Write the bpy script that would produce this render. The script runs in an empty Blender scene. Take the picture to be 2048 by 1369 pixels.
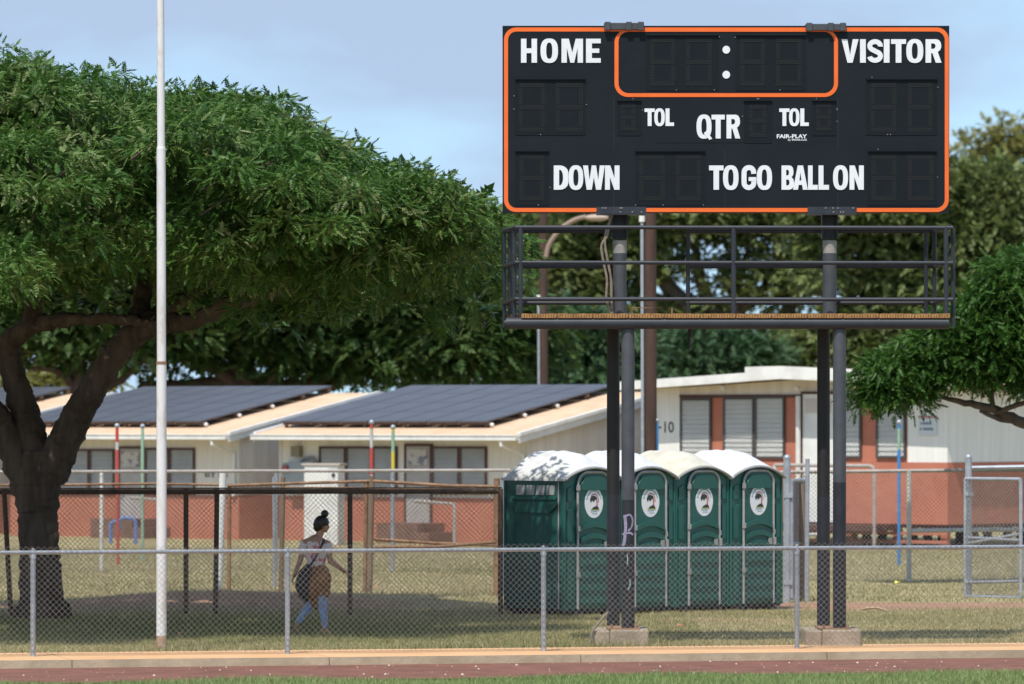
import bpy, bmesh, math, random
import numpy as np
from mathutils import Vector, Matrix, geometry, noise

random.seed(7)
rng = np.random.default_rng(11)
sc = bpy.context.scene
C = sc.collection
R = math.radians

# ------------------------------------------------------------------ camera
F = 200.0 / 36.0 * 2048.0          # focal length in photograph pixels
CH = 2.8                           # eye height, metres
HY = 837.0                         # horizon row in the photograph
cd = bpy.data.cameras.new('camera')
cam = bpy.data.objects.new('camera', cd); C.objects.link(cam)
cam.location = (0, 0, CH); cam.rotation_euler = (R(90), 0, 0)
cd.lens = 200; cd.sensor_width = 36; cd.sensor_fit = 'HORIZONTAL'
cd.shift_y = (HY - 684.5) / 2048.0
cd.clip_start = 0.5; cd.clip_end = 6000
cd.dof.use_dof = True; cd.dof.focus_distance = 71.0; cd.dof.aperture_fstop = 3.0
sc.camera = cam

# ------------------------------------------------------------------ light
S = Vector((-0.17, -0.46, 0.871)).normalized()      # towards the sun
SUN_EL = math.asin(S.z); SUN_ROT = math.atan2(S.x, S.y)
world = bpy.data.worlds.new('World'); sc.world = world; world.use_nodes = True
wn, wl = world.node_tree.nodes, world.node_tree.links
for n in list(wn): wn.remove(n)
wout = wn.new('ShaderNodeOutputWorld'); wbg = wn.new('ShaderNodeBackground')
sky = wn.new('ShaderNodeTexSky'); sky.sky_type = 'NISHITA'; sky.sun_disc = False
sky.sun_elevation = SUN_EL; sky.sun_rotation = SUN_ROT
sky.air_density = 1.0; sky.dust_density = 0.3; sky.ozone_density = 2.0
tc = wn.new('ShaderNodeTexCoord')
up = wn.new('ShaderNodeVectorMath'); up.operation = 'ADD'; up.inputs[1].default_value = (0, 0, 0.20)
wl.new(tc.outputs['Generated'], up.inputs[0])
nrm = wn.new('ShaderNodeVectorMath'); nrm.operation = 'NORMALIZE'; wl.new(up.outputs[0], nrm.inputs[0])
wl.new(nrm.outputs[0], sky.inputs['Vector'])
mp = wn.new('ShaderNodeMapping'); mp.inputs['Scale'].default_value = (9, 9, 22); mp.inputs['Location'].default_value = (11.2, 3.3, -0.05)
wl.new(tc.outputs['Generated'], mp.inputs['Vector'])
nz = wn.new('ShaderNodeTexNoise'); nz.inputs['Scale'].default_value = 1.0; nz.inputs['Detail'].default_value = 5; nz.inputs['Roughness'].default_value = 0.5
wl.new(mp.outputs[0], nz.inputs['Vector'])
cr = wn.new('ShaderNodeValToRGB'); cr.color_ramp.elements[0].position = 0.44; cr.color_ramp.elements[1].position = 0.57
cr.color_ramp.elements[0].color = (0, 0, 0, 1); cr.color_ramp.elements[1].color = (0.85, 0.85, 0.85, 1)
wl.new(nz.outputs['Fac'], cr.inputs['Fac'])
mx = wn.new('ShaderNodeMix'); mx.data_type = 'RGBA'
wl.new(cr.outputs['Color'], mx.inputs['Factor'])
tint = wn.new('ShaderNodeMix'); tint.data_type = 'RGBA'; tint.blend_type = 'MULTIPLY'; tint.inputs['Factor'].default_value = 1.0
tint.inputs[7].default_value = (1.14, 1.08, 0.90, 1)
wl.new(sky.outputs['Color'], tint.inputs[6])
wl.new(tint.outputs[2], mx.inputs[6])
mx.inputs[7].default_value = (1.95, 2.45, 3.35, 1)
wl.new(mx.outputs[2], wbg.inputs['Color']); wbg.inputs['Strength'].default_value = 0.15
wl.new(wbg.outputs[0], wout.inputs[0])

sl = bpy.data.lights.new('sun', 'SUN'); sl.energy = 3.1; sl.angle = R(0.53); sl.color = (1.0, 0.94, 0.85)
so = bpy.data.objects.new('sun', sl); C.objects.link(so)
so.rotation_euler = S.to_track_quat('Z', 'Y').to_euler(); so.location = (-30, 20, 60)
sc.view_settings.view_transform = 'Standard'; sc.view_settings.look = 'None'
sc.view_settings.exposure = 0.64; sc.view_settings.gamma = 1.0; sc.view_settings.use_curve_mapping = False
sc.render.engine = 'CYCLES'
sc.cycles.max_bounces = 6; sc.cycles.diffuse_bounces = 3; sc.cycles.transparent_max_bounces = 8

def W(px, py, Y):
    """point that the photograph shows at pixel (px, py), at distance Y"""
    return Vector(((px - 1024) * Y / F, Y, CH - (py - HY) * Y / F))
def gY(py, z=0.0):
    return F * (CH - z) / (py - HY)

# ------------------------------------------------------------------ materials
MATS = {}
def mat(name, col, rough=0.7, col2=None, nscale=4.0, bump=0.0, bscale=30.0, metal=0.0, spec=0.4, detail=5, lo=0.4, hi=0.62,
        stretch=None, attr=None, trans=0.0, coord='Object'):
    if name in MATS: return MATS[name]
    m = bpy.data.materials.new(name); m.use_nodes = True
    n, l = m.node_tree.nodes, m.node_tree.links
    p = n['Principled BSDF']; out = n['Material Output']
    p.inputs['Roughness'].default_value = rough; p.inputs['Metallic'].default_value = metal
    p.inputs['Specular IOR Level'].default_value = spec
    p.inputs['Base Color'].default_value = (*col, 1)
    t = n.new('ShaderNodeTexCoord'); vec = t.outputs[coord]
    if stretch:
        mpn = n.new('ShaderNodeMapping'); mpn.inputs['Scale'].default_value = stretch
        l.new(vec, mpn.inputs['Vector']); vec = mpn.outputs[0]
    colout = None
    if col2 is not None:
        z = n.new('ShaderNodeTexNoise'); z.inputs['Scale'].default_value = nscale; z.inputs['Detail'].default_value = detail
        z.inputs['Roughness'].default_value = 0.65
        l.new(vec, z.inputs['Vector'])
        r = n.new('ShaderNodeValToRGB'); r.color_ramp.elements[0].position = lo; r.color_ramp.elements[1].position = hi
        r.color_ramp.elements[0].color = (*col, 1); r.color_ramp.elements[1].color = (*col2, 1)
        l.new(z.outputs['Fac'], r.inputs['Fac']); colout = r.outputs['Color']
    if attr:                       # per-piece variation of the thing's own colour
        a = n.new('ShaderNodeAttribute'); a.attribute_name = 'rnd'
        r2 = n.new('ShaderNodeValToRGB'); els = r2.color_ramp.elements
        els[0].position = 0.0; els[0].color = (*attr[0], 1); els[1].position = 1.0; els[1].color = (*attr[-1], 1)
        for k, c in enumerate(attr[1:-1]):
            e = els.new((k + 1) / (len(attr) - 1)); e.color = (*c, 1)
        l.new(a.outputs['Fac'], r2.inputs['Fac']); colout = r2.outputs['Color']
    if colout is not None: l.new(colout, p.inputs['Base Color'])
    if bump:
        zb = n.new('ShaderNodeTexNoise'); zb.inputs['Scale'].default_value = bscale; zb.inputs['Detail'].default_value = 6
        l.new(vec, zb.inputs['Vector'])
        b = n.new('ShaderNodeBump'); b.inputs['Strength'].default_value = bump; b.inputs['Distance'].default_value = 0.02
        l.new(zb.outputs['Fac'], b.inputs['Height']); l.new(b.outputs[0], p.inputs['Normal'])
    if trans:
        tr = n.new('ShaderNodeBsdfTranslucent'); ms = n.new('ShaderNodeMixShader'); ms.inputs[0].default_value = trans
        if colout is not None: l.new(colout, tr.inputs['Color'])
        else: tr.inputs['Color'].default_value = (*col, 1)
        l.new(p.outputs[0], ms.inputs[1]); l.new(tr.outputs[0], ms.inputs[2]); l.new(ms.outputs[0], out.inputs[0])
    MATS[name] = m
    return m

# ------------------------------------------------------------------ mesh helpers
class MB:
    def __init__(s): s.v = []; s.f = []; s.mi = []; s.cur = 0
    def _add(s, vs, fs):
        o = len(s.v); s.v += [tuple(v) for v in vs]
        s.f += [tuple(i + o for i in f) for f in fs]; s.mi += [s.cur] * len(fs)
    def box(s, a, b, M=None):
        x0, y0, z0 = a; x1, y1, z1 = b
        vs = [(x0,y0,z0),(x1,y0,z0),(x1,y1,z0),(x0,y1,z0),(x0,y0,z1),(x1,y0,z1),(x1,y1,z1),(x0,y1,z1)]
        if M is not None: vs = [M @ Vector(v) for v in vs]
        s._add(vs, [(0,3,2,1),(4,5,6,7),(0,1,5,4),(1,2,6,5),(2,3,7,6),(3,0,4,7)]); return s
    def tube(s, pts, r, n=8, cap=True):
        pts = [Vector(p) for p in pts]
        if not hasattr(r, '__len__'): r = [r] * len(pts)
        t0 = (pts[1] - pts[0]).normalized()
        ref = Vector((0, 0, 1)) if abs(t0.z) < 0.9 else Vector((0, 1, 0))
        a = t0.cross(ref).normalized(); vs = []; fs = []
        for i, p in enumerate(pts):
            if i == 0: t = t0
            elif i == len(pts) - 1: t = (pts[i] - pts[i-1]).normalized()
            else: t = ((pts[i] - pts[i-1]).normalized() + (pts[i+1] - pts[i]).normalized()).normalized()
            a = (a - t * a.dot(t)).normalized(); b = t.cross(a)
            for k in range(n):
                g = 2 * math.pi * k / n
                vs.append(p + (a * math.cos(g) + b * math.sin(g)) * r[i])
        for i in range(len(pts) - 1):
            for k in range(n):
                fs.append((i*n+k, i*n+(k+1) % n, (i+1)*n+(k+1) % n, (i+1)*n+k))
        if cap:
            fs.append(tuple(range(n - 1, -1, -1))); fs.append(tuple(range((len(pts)-1)*n, len(pts)*n)))
        s._add(vs, fs); return s
    def prism(s, loops, o, ex, ey, ez, depth):
        """flat outline (first loop outer, others holes) in the plane ex/ey, pushed along ez by depth"""
        o, ex, ey, ez = map(Vector, (o, ex, ey, ez))
        L3 = [[Vector((p[0], p[1], 0)) for p in lp] for lp in loops]
        tris = geometry.tessellate_polygon(L3)
        flat = [p for lp in loops for p in lp]; N = len(flat)
        vs = [o + ex*p[0] + ey*p[1] for p in flat] + [o + ex*p[0] + ey*p[1] + ez*depth for p in flat]
        fs = [tuple(t) for t in tris] + [tuple(i + N for i in reversed(t)) for t in tris]
        k = 0
        for lp in loops:
            m = len(lp)
            for i in range(m): fs.append((k+i, k+(i+1) % m, N+k+(i+1) % m, N+k+i))
            k += m
        s._add(vs, fs); return s
    def ball(s, c, r, n=8, m=6, sc3=(1,1,1)):
        c = Vector(c); vs = []; fs = []
        for j in range(m + 1):
            th = math.pi * j / m
            for k in range(n):
                g = 2*math.pi*k/n
                vs.append((c.x + r*sc3[0]*math.sin(th)*math.cos(g), c.y + r*sc3[1]*math.sin(th)*math.sin(g), c.z + r*sc3[2]*math.cos(th)))
        for j in range(m):
            for k in range(n): fs.append((j*n+k, (j+1)*n+k, (j+1)*n+(k+1) % n, j*n+(k+1) % n))
        s._add(vs, fs); return s
    def build(s, name, m, parent=None, smooth=False, local=False, bevel=0.0):
        me = bpy.data.meshes.new(name); me.from_pydata(s.v, [], s.f)
        ms = m if isinstance(m, (list, tuple)) else [m]
        for x in ms: me.materials.append(x)
        if len(ms) > 1: me.polygons.foreach_set('material_index', s.mi)
        bm = bmesh.new(); bm.from_mesh(me); bmesh.ops.recalc_face_normals(bm, faces=bm.faces); bm.to_mesh(me); bm.free()
        if smooth:
            me.polygons.foreach_set('use_smooth', [True] * len(me.polygons))
            try: me.set_sharp_from_angle(angle=R(40))
            except Exception: pass
        o = bpy.data.objects.new(name, me); C.objects.link(o)
        if parent is not None: adopt(o, parent, local)
        if bevel:
            b = o.modifiers.new('bevel', 'BEVEL'); b.width = bevel; b.segments = 2; b.limit_method = 'ANGLE'
        return o
def pm(o):
    M = Matrix.LocRotScale(o.location, o.rotation_euler, o.scale)
    return (pm(o.parent) @ o.matrix_parent_inverse @ M) if o.parent else M
def adopt(o, parent, local=False):
    o.parent = parent
    if not local: o.matrix_parent_inverse = pm(parent).inverted()
def tag(o, label=None, cat=None, group=None, kind=None):
    if label: o['label'] = label
    if cat: o['category'] = cat
    if group: o['group'] = group
    if kind: o['kind'] = kind
    return o
def thing(name, loc, label, cat, group=None, rz=0.0):
    o = bpy.data.objects.new(name, None); C.objects.link(o); o.location = loc; o.rotation_euler = (0, 0, rz)
    o.empty_display_size = 0.2
    return tag(o, label, cat, group)
def copy_tree(o, parent=None):
    c = o.copy(); C.objects.link(c)
    if parent is not None: c.parent = parent; c.matrix_parent_inverse = o.matrix_parent_inverse.copy()
    for ch in list(o.children): copy_tree(ch, c)
    return c
def np_mesh(name, verts, faces, m, parent=None, rnd=None, nper=4, kind=None):
    """verts (N,3), faces (M,nper) of one size, rnd one value per face"""
    me = bpy.data.meshes.new(name); nv, nf = len(verts), len(faces)
    me.vertices.add(nv); me.vertices.foreach_set('co', np.ascontiguousarray(verts, dtype=np.float32).ravel())
    me.loops.add(nf * nper); me.loops.foreach_set('vertex_index', np.ascontiguousarray(faces, dtype=np.int32).ravel())
    me.polygons.add(nf); me.polygons.foreach_set('loop_start', np.arange(0, nf * nper, nper, dtype=np.int32))
    me.polygons.foreach_set('loop_total', np.full(nf, nper, dtype=np.int32))
    me.update(calc_edges=True); me.materials.append(m)
    if rnd is not None:
        a = me.attributes.new('rnd', 'FLOAT', 'FACE'); a.data.foreach_set('value', np.ascontiguousarray(rnd, dtype=np.float32))
    o = bpy.data.objects.new(name, me); C.objects.link(o)
    if parent is not None: adopt(o, parent)
    if kind: o['kind'] = kind
    return o
def crom(pts, n=8, closed=False):
    P = [np.array(p, float) for p in pts]; out = []
    N = len(P)
    for i in range(N if closed else N - 1):
        p0 = P[(i-1) % N] if closed or i > 0 else P[0]; p1 = P[i]; p2 = P[(i+1) % N]; p3 = P[(i+2) % N] if closed or i + 2 < N else P[-1]
        for k in range(n):
            t = k / n
            out.append(0.5*((2*p1) + (-p0+p2)*t + (2*p0-5*p1+4*p2-p3)*t*t + (-p0+3*p1-3*p2+p3)*t**3))
    if not closed: out.append(P[-1])
    return out

# ------------------------------------------------------------------ palette
M_white = mat('white_paint', (0.78, 0.77, 0.74), 0.55, (0.66, 0.65, 0.62), 2.5)
M_cream = mat('cream_siding', (0.78, 0.73, 0.66), 0.75, (0.68, 0.63, 0.56), 0.9, bump=0.15, bscale=14, stretch=(6, 6, 0.3))
M_whitewall = mat('white_siding', (0.80, 0.79, 0.75), 0.7, (0.72, 0.71, 0.68), 1.5, bump=0.12, bscale=14, stretch=(6, 6, 0.3))
M_red = mat('brick_red_paint', (0.50, 0.185, 0.12), 0.75, (0.41, 0.14, 0.09), 0.9, bump=0.1, lo=0.35, hi=0.7)
M_roof = mat('peach_roof', (0.66, 0.46, 0.315), 0.85, (0.57, 0.385, 0.25), 1.6, bump=0.2, bscale=40)
M_brownframe = mat('dark_brown_trim', (0.075, 0.035, 0.03), 0.6, (0.11, 0.05, 0.04), 3)
M_glassl = mat('louver_glass', (0.55, 0.55, 0.54), 0.3, (0.45, 0.45, 0.46), 2.5, spec=0.6)
M_louverw = mat('white_louver', (0.76, 0.76, 0.73), 0.45, (0.68, 0.68, 0.66), 2.0)
M_panel = mat('solar_cell', (0.070, 0.073, 0.090), 0.42, (0.085, 0.088, 0.105), 0.8, spec=0.6)
M_alu = mat('galvanised', (0.42, 0.45, 0.49), 0.45, (0.33, 0.36, 0.40), 6, metal=0.35)
M_wire = mat('chain_link_wire', (0.42, 0.38, 0.34), 0.5, (0.32, 0.285, 0.25), 8, metal=0.3)
M_rust = mat('rusty_pipe', (0.20, 0.115, 0.07), 0.85, (0.33, 0.20, 0.12), 7, bump=0.3)
M_darkpipe = mat('dark_brown_pipe', (0.095, 0.062, 0.046), 0.8, (0.16, 0.10, 0.07), 7)
M_wirer = mat('rusty_wire', (0.30, 0.21, 0.15), 0.8, (0.20, 0.135, 0.10), 6)
M_wpipe = mat('worn_white_pipe', (0.72, 0.71, 0.68), 0.6, (0.45, 0.42, 0.38), 6, lo=0.52, hi=0.7)
M_rail = mat('weathered_rail', (0.40, 0.36, 0.34), 0.6, (0.32, 0.28, 0.25), 5)
M_flag = mat('weathered_white_pole', (0.66, 0.66, 0.67), 0.6, (0.44, 0.40, 0.35), 6.0, lo=0.50, hi=0.74, stretch=(1, 1, 0.35))
M_conc = mat('concrete', (0.36, 0.30, 0.23), 0.9, (0.25, 0.21, 0.16), 3.5, bump=0.4, bscale=25)
M_curbtop = mat('sandy_concrete', (0.66, 0.40, 0.215), 0.95, (0.58, 0.34, 0.175), 1.2, bump=0.3, bscale=30)
M_curbface = mat('curb_face', (0.40, 0.32, 0.225), 0.95, (0.31, 0.25, 0.17), 2.2, bump=0.4, bscale=20)
M_track = mat('red_cinder', (0.225, 0.098, 0.070), 0.95, (0.155, 0.070, 0.050), 2.5, bump=0.8, bscale=60, detail=9)
M_black = mat('scoreboard_black', (0.0080, 0.0118, 0.0165), 0.6, (0.0104, 0.0145, 0.0196), 1.3, spec=0.16)
M_panelblk = mat('digit_panel_black', (0.0072, 0.0106, 0.0150), 0.6, (0.0082, 0.0118, 0.0165), 6, spec=0.14)
M_orange = mat('orange_paint', (0.80, 0.145, 0.022), 0.5, (0.74, 0.13, 0.02), 3)
M_letter = mat('letter_white', (0.72, 0.745, 0.78), 0.5, (0.68, 0.705, 0.74), 5)
M_steel = mat('dark_grey_paint', (0.021, 0.026, 0.037), 0.5, (0.029, 0.034, 0.046), 5, bump=0.05)
M_steel2 = mat('grey_paint', (0.050, 0.057, 0.068), 0.55, (0.066, 0.073, 0.084), 4)
M_steel3 = mat('navy_black_paint', (0.015, 0.0175, 0.024), 0.5, (0.021, 0.024, 0.032), 6)
M_steel3b = mat('brown_black_paint', (0.012, 0.0125, 0.014), 0.6, (0.018, 0.018, 0.018), 5)
M_baregrey = mat('worn_primer', (0.22, 0.22, 0.22), 0.7, (0.32, 0.30, 0.27), 9)
M_deck = mat('rusted_grating', (0.36, 0.20, 0.075), 0.85, (0.24, 0.125, 0.05), 14)
M_green = mat('toilet_green', (0.010, 0.080, 0.067), 0.38, (0.020, 0.105, 0.090), 2.6, spec=0.45, lo=0.35, hi=0.7)
M_troof = mat('toilet_roof', (0.62, 0.63, 0.64), 0.5, (0.50, 0.49, 0.46), 3.2, lo=0.45, hi=0.75)
M_tgrey = mat('toilet_frame_grey', (0.36, 0.36, 0.37), 0.5, (0.28, 0.27, 0.27), 6)
M_bark = mat('dark_bark', (0.060, 0.042, 0.032), 0.95, (0.105, 0.078, 0.060), 5, bump=1.0, bscale=10, stretch=(1, 1, 0.25))
M_bark2 = mat('grey_bark', (0.17, 0.135, 0.11), 0.95, (0.11, 0.085, 0.07), 3, bump=0.8, bscale=8, stretch=(1, 1, 0.3))
M_wood = mat('creosoted_wood', (0.085, 0.048, 0.036), 0.9, (0.055, 0.033, 0.027), 5, bump=0.4, stretch=(1, 1, 0.15))
M_leaf = mat('monkeypod_leaf', (0.06, 0.11, 0.03), 0.5, trans=0.28, spec=0.35,
             attr=[(0.034, 0.100, 0.015), (0.064, 0.150, 0.024), (0.108, 0.190, 0.038), (0.235, 0.265, 0.115)])
M_leafr = mat('bright_leaf', (0.06, 0.13, 0.03), 0.5, trans=0.28, attr=[(0.036, 0.105, 0.015), (0.056, 0.140, 0.021), (0.090, 0.165, 0.032)])
M_leafo = mat('olive_leaf', (0.08, 0.10, 0.04), 0.6, trans=0.25, attr=[(0.108, 0.150, 0.042), (0.160, 0.205, 0.062), (0.24, 0.265, 0.12)])
M_leafy = mat('yellow_leaf', (0.2, 0.2, 0.06), 0.6, trans=0.3, attr=[(0.17, 0.185, 0.045), (0.24, 0.24, 0.065), (0.30, 0.285, 0.105)])
M_leafd = mat('dark_leaf', (0.04, 0.07, 0.02), 0.6, trans=0.22, attr=[(0.034, 0.078, 0.015), (0.050, 0.100, 0.020), (0.078, 0.122, 0.032)])
M_leafc = mat('cool_leaf', (0.04, 0.08, 0.04), 0.6, trans=0.25, attr=[(0.038, 0.092, 0.036), (0.058, 0.120, 0.050), (0.085, 0.145, 0.068)])
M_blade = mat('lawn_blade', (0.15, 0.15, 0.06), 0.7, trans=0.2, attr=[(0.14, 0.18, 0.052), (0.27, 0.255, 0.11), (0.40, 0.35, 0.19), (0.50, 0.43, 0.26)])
M_blade2 = mat('field_blade', (0.1, 0.16, 0.04), 0.7, trans=0.2, attr=[(0.12, 0.22, 0.06), (0.20, 0.28, 0.095), (0.34, 0.34, 0.17)])

def ground_mat():
    m = bpy.data.materials.new('lawn_and_dirt'); m.use_nodes = True
    n, l = m.node_tree.nodes, m.node_tree.links; p = n['Principled BSDF']; p.inputs['Roughness'].default_value = 0.95
    p.inputs['Specular IOR Level'].default_value = 0.15
    t = n.new('ShaderNodeTexCoord')
    def ns(scale, det=8):
        z = n.new('ShaderNodeTexNoise'); z.inputs['Scale'].default_value = scale; z.inputs['Detail'].default_value = det
        z.inputs['Roughness'].default_value = 0.7; l.new(t.outputs['Object'], z.inputs['Vector']); return z.outputs['Fac']
    def ramp(fac, a, b, lo, hi):
        r = n.new('ShaderNodeValToRGB'); r.color_ramp.elements[0].position = lo; r.color_ramp.elements[1].position = hi
        r.color_ramp.elements[0].color = (*a, 1); r.color_ramp.elements[1].color = (*b, 1); l.new(fac, r.inputs['Fac']); return r.outputs['Color']
    g = ramp(ns(0.9), (0.24, 0.215, 0.095), (0.42, 0.345, 0.195), 0.36, 0.64)
    d = ramp(ns(2.2), (0.27, 0.155, 0.10), (0.40, 0.25, 0.165), 0.35, 0.65)
    a = n.new('ShaderNodeAttribute'); a.attribute_name = 'dirt'
    ad = n.new('ShaderNodeMath'); ad.operation = 'MULTIPLY_ADD'; l.new(ns(3.5), ad.inputs[0]); ad.inputs[1].default_value = 0.8
    l.new(a.outputs['Fac'], ad.inputs[2])
    st = ramp(ad.outputs[0], (0, 0, 0), (1, 1, 1), 0.80, 1.05)
    mixn = n.new('ShaderNodeMix'); mixn.data_type = 'RGBA'; l.new(st, mixn.inputs['Factor']); l.new(g, mixn.inputs[6]); l.new(d, mixn.inputs[7])
    l.new(mixn.outputs[2], p.inputs['Base Color'])
    b = n.new('ShaderNodeBump'); b.inputs['Strength'].default_value = 0.8; b.inputs['Distance'].default_value = 0.03
    l.new(ns(18), b.inputs['Height']); l.new(b.outputs[0], p.inputs['Normal'])
    return m

# ------------------------------------------------------------------ ground
FE = Vector((0.970, 0.2425, 0)).normalized()        # along the sideline fence
FN = Vector((-FE.y, FE.x, 0))                       # away from the camera
FO = Vector((0, 68.25, 0))
def uv(u, v, z=0.0): return FO + FE * u + FN * v + Vector((0, 0, z))
def v_of(x, y): return (x - FO.x) * FN.x + (y - FO.y) * FN.y
def sm(a, b, x): t = np.clip((x - a) / (b - a), 0, 1); return t * t * (3 - 2 * t)
_no = [(rng.uniform(0, 6.28), rng.uniform(0, 6.28), rng.uniform(0.25, 1.1), rng.uniform(0, 6.28)) for _ in range(24)]
def wob(x, y):
    s = 0
    for a, b, k, ph in _no: s = s + np.sin(k * (np.cos(a) * x * 1.2 + np.sin(a) * y * 0.7) + b + ph)
    return s / 7.0
def dirt_mask(x, y):
    d = 0.24 * wob(x, y) + 0.10 * wob(x * 2.7 + 3, y * 1.9)
    d = d + 0.62 * np.exp(-((y - 85.2 - 0.25 * np.sin(x)) / 2.0) ** 2) + 0.42 * np.exp(-((y - 91.5) / 1.4) ** 2) * (x > 2)
    d = d + 0.22 * np.exp(-((y - 82.5) / 1.6) ** 2) * (x < 1.0) - 0.35 * np.exp(-((y - 75.5) / 4.0) ** 2) * (x < 1.0)
    d = d + 0.55 * np.exp(-((y - 84.8 - 0.5 * np.sin(x * 0.8)) / 1.7) ** 2) * (x > 4.6)
    d = d + 0.30 * np.exp(-((y - 78.5) / 0.9) ** 2) * (x > 1.0) * (x < 4.5)
    return np.clip(d, 0, 1)
def gz(x, y):
    v = v_of(x, y)
    base = -0.110 + 0.106 * sm(-0.55, 0.55, v)
    mound = 0.13 * np.exp(-((x + 4.9) / 1.7) ** 2 - ((y - 86.5) / 2.2) ** 2) + 0.10 * np.exp(-((x + 2.0) / 3.0) ** 2 - ((y - 87.2) / 1.6) ** 2)
    return base + mound + 0.012 * wob(x * 1.7, y * 1.3) * sm(1.2, 3, np.abs(v))
xs = np.unique(np.concatenate([-np.geomspace(14, 1500, 22), np.linspace(-14, 14, 113), np.geomspace(14, 1500, 22)]))
ys = np.unique(np.concatenate([[-200, -100, -40, 0, 20, 35, 45, 52], np.linspace(56, 116, 201), np.geomspace(116, 5000, 36)]))
GX, GY = np.meshgrid(xs, ys)
GZ = gz(GX, GY)
nx, ny = len(xs), len(ys)
idx = np.arange(nx * ny).reshape(ny, nx)
gf = np.stack([idx[:-1, :-1], idx[:-1, 1:], idx[1:, 1:], idx[1:, :-1]], -1).reshape(-1, 4)
ground = np_mesh('ground', np.stack([GX, GY, GZ], -1).reshape(-1, 3), gf, ground_mat(), kind='structure')
da = ground.data.attributes.new('dirt', 'FLOAT', 'POINT'); da.data.foreach_set('value', dirt_mask(GX, GY).astype(np.float32).ravel())
ground.data.polygons.foreach_set('use_smooth', [True] * len(ground.data.polygons))

def strip(name, v0, v1, z, m, seg=60, wav=0.0, u0=-40, u1=40):
    us = np.linspace(u0, u1, seg); vs = []; fs = []
    for i, u in enumerate(us):
        w = wav * (math.sin(u * 1.3) * 0.5 + math.sin(u * 3.1 + 1) * 0.3 + math.sin(u * 7.7) * 0.2)
        vs += [uv(u, v0 + w, z), uv(u, v1, z)]
    for i in range(seg - 1): fs.append((2*i, 2*i+2, 2*i+3, 2*i+1))
    b = MB(); b._add(vs, fs); o = b.build(name, m); o['kind'] = 'structure'; return o
strip('running_track', -4.65, -0.9, -0.094, M_track, 400, 0.12)
# concrete walk: poured slabs with joints, front face drops to the track
for i in range(-6, 7):
    b = MB(); u0, u1 = i * 3.05 + 0.6, i * 3.05 + 3.64
    vs = [uv(u0, -1.0, -0.14), uv(u1, -1.0, -0.14), uv(u1, 1.0, -0.14), uv(u0, 1.0, -0.14),
          uv(u0, -0.98, 0.0), uv(u1, -0.98, 0.0), uv(u1, 1.0, 0.004), uv(u0, 1.0, 0.004)]
    b.cur = 0; b._add(vs, [(4,5,6,7)]); b.cur = 1; b._add(vs, [(0,1,5,4), (1,2,6,5), (2,3,7,6), (3,0,4,7), (0,3,2,1)])
    if i == -6:
        walk = b.build('kerb_walk', [M_curbtop, M_curbface]); walk['kind'] = 'structure'
    else: b.build('slab', [M_curbtop, M_curbface], walk)

# grass blades
def blades(name, n, xr, yr, cond, hmin, hmax, wid, m, label, seed):
    r = np.random.default_rng(seed)
    x = r.uniform(*xr, n); y = r.uniform(*yr, n)
    k = cond(x, y, r); x, y = x[k], y[k]; n = len(x)
    z = gz(x, y); h = r.uniform(hmin, hmax, n) * np.clip(1 + 0.35 * wob(x * 2.1 + 9, y * 1.4), 0.45, 1.7); a = r.uniform(0, 6.283, n); w = wid * r.uniform(0.6, 1.3, n)
    lx, ly = r.normal(0, 0.5, n) * h, r.normal(0, 0.5, n) * h
    p0 = np.stack([x - np.cos(a) * w, y - np.sin(a) * w, z - 0.003], -1); p1 = np.stack([x + np.cos(a) * w, y + np.sin(a) * w, z - 0.003], -1)
    p2 = np.stack([x + lx, y + ly, z + h], -1)
    v = np.stack([p0, p1, p2], 1).reshape(-1, 3)
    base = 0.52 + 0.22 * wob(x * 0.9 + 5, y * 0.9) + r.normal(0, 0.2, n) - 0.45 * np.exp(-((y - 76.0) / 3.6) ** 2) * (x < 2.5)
    o = np_mesh(name, v, np.arange(n * 3).reshape(-1, 3), m, rnd=np.clip(base, 0, 1), nper=3)
    return tag(o, label, 'grass', kind='stuff')
lawn_ok = lambda x, y, r: (v_of(x, y) > 1.02) & (np.abs(x) < y * 0.098 + 0.4) & (r.uniform(0, 1, len(x)) > dirt_mask(x, y) * 1.45 - 0.12)
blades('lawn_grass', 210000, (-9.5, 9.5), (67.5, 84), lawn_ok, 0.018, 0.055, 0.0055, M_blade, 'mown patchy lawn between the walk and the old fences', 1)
blades('playground_grass', 110000, (-12.5, 12.5), (84, 122), lawn_ok, 0.025, 0.06, 0.009, M_blade, 'dry lawn stretching back to the classroom buildings', 2)
field_ok = lambda x, y, r: (v_of(x, y) < -4.58 + 0.10 * np.sin(x * 1.3) + 0.07 * np.sin(x * 4.1) + r.normal(0, 0.05, len(x))) & (np.abs(x) < y * 0.1 + 0.4)
blades('field_grass', 120000, (-8, 8), (59.0, 66), field_ok, 0.03, 0.085, 0.006, M_blade2, 'green grass of the playing field in front of the track', 3)
edge_ok = lambda x, y, r: (v_of(x, y) > 0.98) & (v_of(x, y) < 1.3) & (np.abs(x) < y * 0.098 + 0.4)
blades('verge_grass', 60000, (-8, 8), (66.5, 73), edge_ok, 0.04, 0.11, 0.006, M_blade, 'longer grass fringing the back edge of the concrete walk', 4)

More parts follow.
